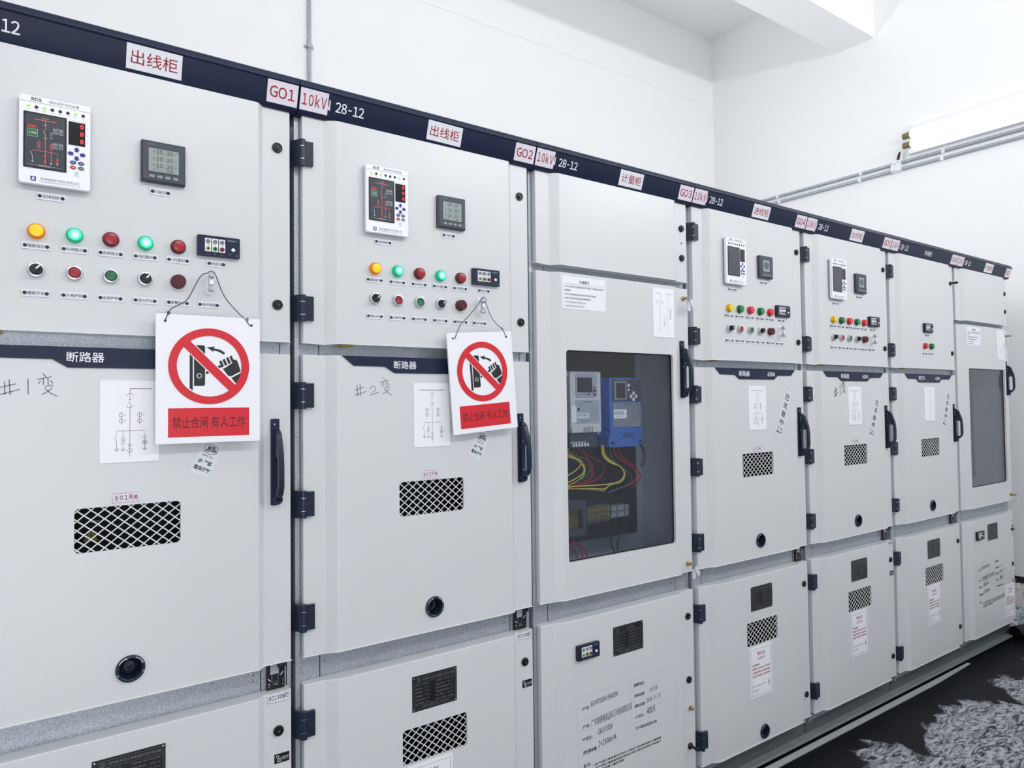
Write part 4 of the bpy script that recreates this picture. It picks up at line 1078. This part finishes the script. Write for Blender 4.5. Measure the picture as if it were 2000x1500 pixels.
put('meter_body', shared('fmb', lambda b: b.prism(rrect(.145, .300, 1.46, 1.69, .008), .090, .159, 'meter_blue')), fm)
o = wire(fm, 'wire', [(.20, 1.46), (.21, 1.39), (.26, 1.36), (.27, 1.33), (.22, 1.30), (.18, 1.30)], .105, 'wire_yellow', .0035); o['label'] = 'yellow wire'

# ------------------------------------------------------------------ hanging warning signs
def sign(cx, cz, tilt, hook, label, knots):
    root = empty('warning_sign', (cx, -.048, cz), label, 'warning sign', 'no-switching signs')
    root.rotation_euler = (0, tilt, 0)
    w, h = .238, .308
    put('board', shared('signboard', lambda b: b.prism(rrect(-w / 2, w / 2, -h / 2, h / 2, .002), -.003, .003, 'white_plastic', ms='white_plate')), root)
    def pic(b):
        y = -.0034; S = lambda zx, zy: ((zx - 530) * .00026, .0315 - (zy - 507) * .000278)
        n = 64; ro, ri, c = .0925, .0740, .0315
        b.poly(circ(0, c, ro, n), y, 'sign_red', [circ(0, c, ri, n)])
        y1 = y; k = 'sign_black'
        b.poly([S(*p) for p in ((355, 390), (382, 412), (382, 722), (355, 700))], y1, k)
        b.poly([S(*p) for p in ((392, 325), (478, 325), (488, 338), (488, 668), (478, 680), (392, 680))], y1, k)
        b.ring(*S(438, 592), .0052, .0015, y1 - .0003, 'white_plastic', 20)
        b.poly([S(*p) for p in ((495, 556), (620, 494), (636, 512), (497, 580))], y1, k)
        b.poly([S(*p) for p in ((503, 343), (575, 331), (566, 348), (625, 360), (666, 385), (655, 403), (615, 380), (562, 364), (568, 382))], y1, k)
        for fx in (0, 30, 62, 92):
            x, z = 612 + fx, 464 - fx * .50
            b.poly([S(x, z), (S(x + 20, z - 12)), S(x + 44, z + 40), S(x + 24, z + 54)], y1, k)
        b.poly([S(*p) for p in ((645, 528), (672, 515), (735, 470), (724, 455), (750, 440), (775, 452), (790, 490), (808, 548), (716, 596), (690, 585))], y1, k)
        b.poly([S(*p) for p in ((722, 607), (822, 556), (803, 612), (768, 661))], y1, k)
        a = math.atan2(-(692 - 312) * .000278, (735 - 335) * .00026); cs, sn = math.cos(a), math.sin(a)
        for hw, m, yy in ((.0125, 'white_plastic', y - .0005), (.0105, 'sign_red', y - .0007)):
            L = .0755 if m == 'white_plastic' else .080
            b.poly([(u * cs - v * sn, c + u * sn + v * cs) for u, v in ((-L, -hw), (L, -hw), (L, hw), (-L, hw))], yy, m)
        b.poly(circ(0, c, ro, n), y - .0009, 'sign_red', [circ(0, c, ri, n)])
        b.poly(rect(-.0925, .0925, -.139, -.070), y, 'sign_red')
        b.text('禁止合闸 有人工作', 0, -.1045, .028, y - .0003, 'sign_dark_red', w=.166, bold=.004)
    put('printed_symbol', shared('signpic', pic), root)
    inv = (Matrix.Translation(root.location) @ Matrix.Rotation(tilt, 4, 'Y')).inverted()
    b = MB()
    for path in knots:
        b.tube([inv @ Vector(p) for p in path], .0011, 'wire_black', 6, 2)
    for sx in (-1, 1): b.lathe(sx * .099, .137, [(.003, -.003), (.0026, -.0045), (0, -.0048)], 'wire_black', 8)
    put('hanging_string', b.mesh('string'), root)
    return root
def P3(l, y0, y1):
    n = len(l); return [(a, y0 + (y1 - y0) * i / (n - 1), b_) for i, (a, b_) in enumerate(l)]
sign(.570, 1.642, 0.0, None, 'white no-switching sign with red ring hanging across the GO1 cabinet doors',
     [[(.575 + .0095 * math.cos(q), -.044, 1.8985 + .0095 * math.sin(q)) for q in (.2, .7, 1.2, 1.7, 2.2, 2.7)],
      P3([(.566, 1.902), (.556, 1.900), (.546, 1.888), (.530, 1.853), (.520, 1.832), (.503, 1.820), (.482, 1.808), (.476, 1.794), (.470, 1.778)], -.046, -.0525),
      P3([(.5845, 1.8995), (.589, 1.885), (.601, 1.852), (.620, 1.826), (.646, 1.800), (.655, 1.792), (.661, 1.782), (.668, 1.776)], -.046, -.0525),
      P3([(.478, 1.796), (.473, 1.801), (.483, 1.800), (.476, 1.793)], -.053, -.053), P3([(.655, 1.794), (.660, 1.797), (.659, 1.788)], -.053, -.053)])
sign(.8 + .566, 1.643, -math.radians(4.2), None, 'white no-switching sign with red ring hanging crookedly on the GO2 cabinet',
     [[(1.375 + .0095 * math.cos(q), -.044, 1.8985 + .0095 * math.sin(q)) for q in (-.9, -.3, .3, .9, 1.5, 2.1, 2.7)],
      P3([(.8 + a, b_) for a, b_ in ((.566, 1.902), (.560, 1.895), (.552, 1.882), (.533, 1.862), (.510, 1.838), (.487, 1.819), (.476, 1.800), (.463, 1.770))], -.046, -.0525),
      P3([(.8 + a, b_) for a, b_ in ((.581, 1.891), (.588, 1.872), (.600, 1.845), (.622, 1.822), (.640, 1.812), (.648, 1.797), (.654, 1.783))], -.046, -.0525),
      P3([(.8 + a, b_) for a, b_ in ((.641, 1.812), (.632, 1.815), (.642, 1.806))], -.053, -.053)])

# ------------------------------------------------------------------ room
RX0, RX1, RY0, RY1, RH_ = -2.6, 6.0, -3.1, 2.68, 5.28
def slab(name, x0, x1, y0, y1, z0, z1, m):
    b = MB(); b.box(x0, x1, y0, y1, z0, z1, m); return struct(name, b.mesh(name))
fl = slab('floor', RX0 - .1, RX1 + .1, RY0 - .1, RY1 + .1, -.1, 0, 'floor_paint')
slab('wall_back', RX0 - .1, RX1 + .1, RY1, RY1 + .1, 0, RH_, 'wall_white')
slab('wall_right', RX1, RX1 + .1, RY0, RY1, 0, RH_, 'wall_white')
slab('wall_left', RX0 - .1, RX0, RY0, RY1, 0, RH_, 'wall_white')
slab('wall_front', RX0 - .1, RX1 + .1, RY0 - .1, RY0, 0, RH_, 'wall_white')
slab('ceiling', RX0 - .1, RX1 + .1, RY0 - .1, RY1 + .1, RH_, RH_ + .1, 'wall_white')
slab('trim_1', RX0, RX1, 1.03, 1.355, 4.592, RH_, 'wall_white')          # ceiling beam
tr = MB(); tr.prism([(0, 0), (RX1 - RX0, 0), (RX1 - RX0, .010), (0, .010)], 0, .004, 'wall_white'); t2 = struct('trim_2', tr.mesh('trim_2')); t2.location = (RX0, RY1 - .004, 4.585)   # plaster joint

# steel channel under the row and the loose floor strip in front of it
b = MB(); b.box(-.8, 5.52, -.004, .038, .013, .020, 'rail_steel'); b.box(-.8, 5.52, -.004, .001, .020, .023, 'rail_steel'); b.box(-.8, 5.52, .006, .038, 0, .013, 'matt_black')
tag(put('base_channel', b.mesh('base_channel')), 'grey steel channel running along the floor under all the cabinets', 'base rail')
b = MB(); b.prism([(-.8, -.046), (4.35, -.046), (4.80, -.030), (4.80, -.014), (-.8, -.014)], 0, .004, 'strip_steel')
b.warp(lambda x, y, z: (x, z, .0045 - y))
tag(put('floor_strip', b.mesh('floor_strip')), 'loose flat grey strip lying on the black floor before the cabinets', 'floor strip')

# black roll and crumpled clear film by the end wall
b = MB(); b.tube([(5.50, -.02, .042), (5.62, -.05, .044), (5.80, -.11, .046), (5.97, -.15, .046)], .042, 'black_film', 20, 1)
tag(put('film_roll', b.mesh('film_roll')), 'roll of black plastic film lying on the floor at the end wall', 'plastic roll')
b = MB(); nx, ny = 34, 30; vs = []
for j in range(ny + 1):
    for i in range(nx + 1):
        u, v = i / nx, j / ny
        x = 5.63 + .35 * u; y = .035 + .62 * v
        z = .005 + .12 * min(1, v / .3) ** .7 * (.35 + .65 * u) + .016 * (1 + math.sin(17 * u + 9 * v) * math.cos(23 * v - 6 * u)) * min(1, v * 8) + random.uniform(0, .010)
        vs.append((x, y + .012 * math.sin(11 * u), z))
b.add(vs, [(j * (nx + 1) + i, j * (nx + 1) + i + 1, (j + 1) * (nx + 1) + i + 1, (j + 1) * (nx + 1) + i) for j in range(ny) for i in range(nx)], 'clear_film')
tag(put('plastic_sheet', b.mesh('plastic_sheet', smooth=80)), 'crumpled clear plastic sheet heaped against the foot of the end wall', 'plastic sheet')

# dark strip with a white connector low on the end wall
lg = empty('earthing_bar', (0, 0, 0), 'dark earthing bar low on the end wall with a white connector', 'earthing bar')
put('bar', (lambda b: (b.box(5.985, 6.0, -.6, .16, .262, .306, 'dark_green_board'), b.mesh('bar'))[1])(MB()), lg)
put('connector', (lambda b: (b.box(5.955, 5.985, .108, .136, .228, .262, 'white_plastic'), b.tube([(5.97, .16, .285), (5.965, .125, .278), (5.97, .12, .262)], .006, 'wire_black', 8), b.mesh('connector'))[2])(MB()), lg)
put('socket', (lambda b: (b.box(5.975, 6.0, .062, .078, .180, .215, 'black'), b.mesh('socket'))[1])(MB()), lg)

# conduits
def conduit(name, pts, r, label, clips, axis):
    root = empty(name, (0, 0, 0), label, 'conduit')
    put('pipe', (lambda b: (b.tube(pts, r, 'galvanised', 14), b.mesh('pipe'))[1])(MB()), root)
    for p in clips:
        b = MB()
        if axis == 'y':
            b.box(p[0] - r * 1.25, RX1, p[1] - .011, p[1] + .011, p[2] - r * 1.3, p[2] + r * 1.3, 'enamel')
        else:
            b.box(p[0] - r * 1.3, p[0] + r * 1.3, p[1] - r * 1.3, RY1, p[2] - .012, p[2] + .012, 'steel'); b.box(p[0] - r * 2.6, p[0] + r * 2.6, RY1 - .006, RY1, p[2] - .01, p[2] + .01, 'steel')
        put('pipe_clip', b.mesh('pipe_clip'), root)
    for p in clips[:1]:
        pass
    return root
conduit('conduit', [(5.985, RY1, 3.485), (5.985, .90, 3.480)], .0125, 'grey steel conduit on the end wall, upper of the two up to the junction box', [(5.985, 1.95, 3.483), (5.985, 1.16, 3.481)], 'y')
conduit('conduit', [(5.985, RY1, 3.432), (5.985, .90, 3.426)], .0125, 'grey steel conduit on the end wall, lower of the two up to the junction box', [(5.985, 1.93, 3.43), (5.985, 1.17, 3.427)], 'y')
conduit('conduit', [(5.985, .83, 3.480), (5.985, RY0, 3.468)], .0125, 'grey steel conduit directly under the glowing tube light', [(5.985, .52, 3.476)], 'y')
conduit('conduit', [(5.985, .83, 3.426), (5.985, RY0, 3.418)], .0125, 'lowest grey steel conduit below the tube light, running out of the junction box', [(5.985, .53, 3.424)], 'y')
conduit('conduit', [(1.773, RY1 - .016, 2.2), (1.773, RY1 - .016, RH_)], .0125, 'vertical steel conduit climbing the back wall above the GO2 cabinet', [(1.773, RY1 - .016, 3.985)], 'z')

jb = empty('junction_box', (5.975, .865, 3.453), 'small white junction box on the conduits below the tube light sockets', 'junction box')
def jbg(b): b.prism([(-.036, -.042), (.036, -.042), (.036, .042), (-.036, .042)], -.026, .025, 'white_plastic')
q = MB(); jbg(q); q.warp(lambda x, y, z: (y, -x, z)); o = put('box', q.mesh('box'), jb)
q = MB(); q.prism(rrect(-.034, .034, -.040, .040, .004), -.030, -.026, 'enamel')
for dx, dz in ((-.026, .02), (.022, .024), (-.012, -.036)): q.poly(circ(dx, dz, .004, 8), -.0304, 'ink')
q.ribbon([(-.008, .010), (-.002, .016), (.006, .014)], .004, -.0304, 'ink'); q.warp(lambda x, y, z: (y, -x, z)); put('lid', q.mesh('lid'), jb)
q = MB(); q.tube([(0, -.01, .04), (-.01, -.02, .075), (-.005, -.03, .105)], .010, 'wire_black', 10); q.tube([(0, -.036, .035), (0, -.036, .10)], .010, 'white_plastic', 8); put('cable_entry', q.mesh('cable_entry'), jb)

def tube_light(name, axis_fn, L, label, group):
    """fixture drawn along local X from 0 to L, wall behind at +Y, seen from -Y"""
    root = empty(name, (0, 0, 0), label, 'tube light', group)
    def mk(nm, fn, parent=root):
        q = MB(); fn(q); q.warp(axis_fn); return put(nm, q.mesh(nm), parent)
    mk('reflector', lambda q: (q.box(0.0, L, .020, .052, -.10, .118, 'enamel'), q.prism([(0, .085), (L, .085), (L, .118), (0, .118)], -.012, .02, 'enamel'), q.prism([(0, -.10), (L, -.10), (L, -.07), (0, -.07)], .0, .02, 'enamel')))
    for z in (.045, -.030):
        t = mk('glow_tube', lambda q: q.tube([(.028, -.012, z), (L - .028, -.012, z)], .019, 'tube_glow', 18)); t['label'] = 'glowing white fluorescent tube'
        for xa, xb in ((-.026, .028), (L - .028, L + .026)):
            mk('lamp_socket', lambda q: (q.tube([(xa, -.012, z), (xb, -.012, z)], .024, 'socket_olive', 18), q.box(xa + .012, xb - .012, -.01, .022, z - .012, z + .012, 'socket_olive')))
    return root
TX, TZ = 5.948, 3.618
tube_light('tube_light', lambda x, y, z: (TX + y, .765 - x, TZ + z), 1.45, 'long glowing twin tube light mounted high on the white end wall', None)

# ------------------------------------------------------------------ light
wd = bpy.data.worlds.new('World'); SC.world = wd; wd.use_nodes = True
wd.node_tree.nodes['Background'].inputs[0].default_value = (0.75, 0.82, 0.92, 1); wd.node_tree.nodes['Background'].inputs[1].default_value = 0.05
def lamp_light(name, loc, rot, sx, sy, power, col=(0.98, 0.987, 1.0)):
    l = bpy.data.lights.new(name, 'AREA'); l.shape = 'RECTANGLE'; l.size = sx; l.size_y = sy; l.energy = power; l.color = col
    o = bpy.data.objects.new(name, l); COL.objects.link(o); o.location = loc; o.rotation_euler = rot; return o
# the room's other tube lights, on the wall behind the camera and on the back wall
for x, p in ((-1.2, 32), (1.0, 36), (3.2, 52), (5.0, 62)): lamp_light('tube_lamp', (x, RY0 + .08, 3.75), (math.radians(90), 0, 0), 1.3, .16, p)
for x in (0.4, 2.1, 3.7): lamp_light('tube_lamp', (x, RY1 - .08, 3.2), (math.radians(-90), 0, 0), 1.3, .16, 36)
# added fill light for the lower doors, unseen behind the camera
lamp_light('low_fill_light', (.1, RY0 + .02, 1.05), (math.radians(90), 0, 0), 1.2, 2.1, 46, (.96, .98, 1.0))

# ------------------------------------------------------------------ camera
cd = bpy.data.cameras.new('Camera'); cam = bpy.data.objects.new('Camera', cd); COL.objects.link(cam)
cd.sensor_fit = 'HORIZONTAL'; cd.sensor_width = 36.0; cd.lens = 1360.0 / 2000.0 * 36.0; cd.clip_start = .05; cd.clip_end = 60
yaw, pit, rol = 0.6193, 0.02822, -0.01173
f = Vector((math.sin(yaw) * math.cos(pit), math.cos(yaw) * math.cos(pit), math.sin(pit)))
r = Vector((math.cos(yaw), -math.sin(yaw), 0)); u = r.cross(f)
r2 = math.cos(rol) * r + math.sin(rol) * u; u2 = -math.sin(rol) * r + math.cos(rol) * u
M = Matrix((r2, u2, -f)).transposed().to_4x4(); M.translation = Vector((0.18486, -1.86069, 1.5736))
cam.matrix_world = M
SC.camera = cam
SC.view_settings.view_transform = 'Standard'; SC.view_settings.look = 'None'; SC.view_settings.gamma = 1.0; SC.view_settings.use_curve_mapping = False
SC.view_settings.exposure = -0.92
SC.cycles.use_denoising = True
SC.cycles.max_bounces = 14; SC.cycles.diffuse_bounces = 10; SC.cycles.transparent_max_bounces = 16; SC.cycles.sample_clamp_indirect = 6.0
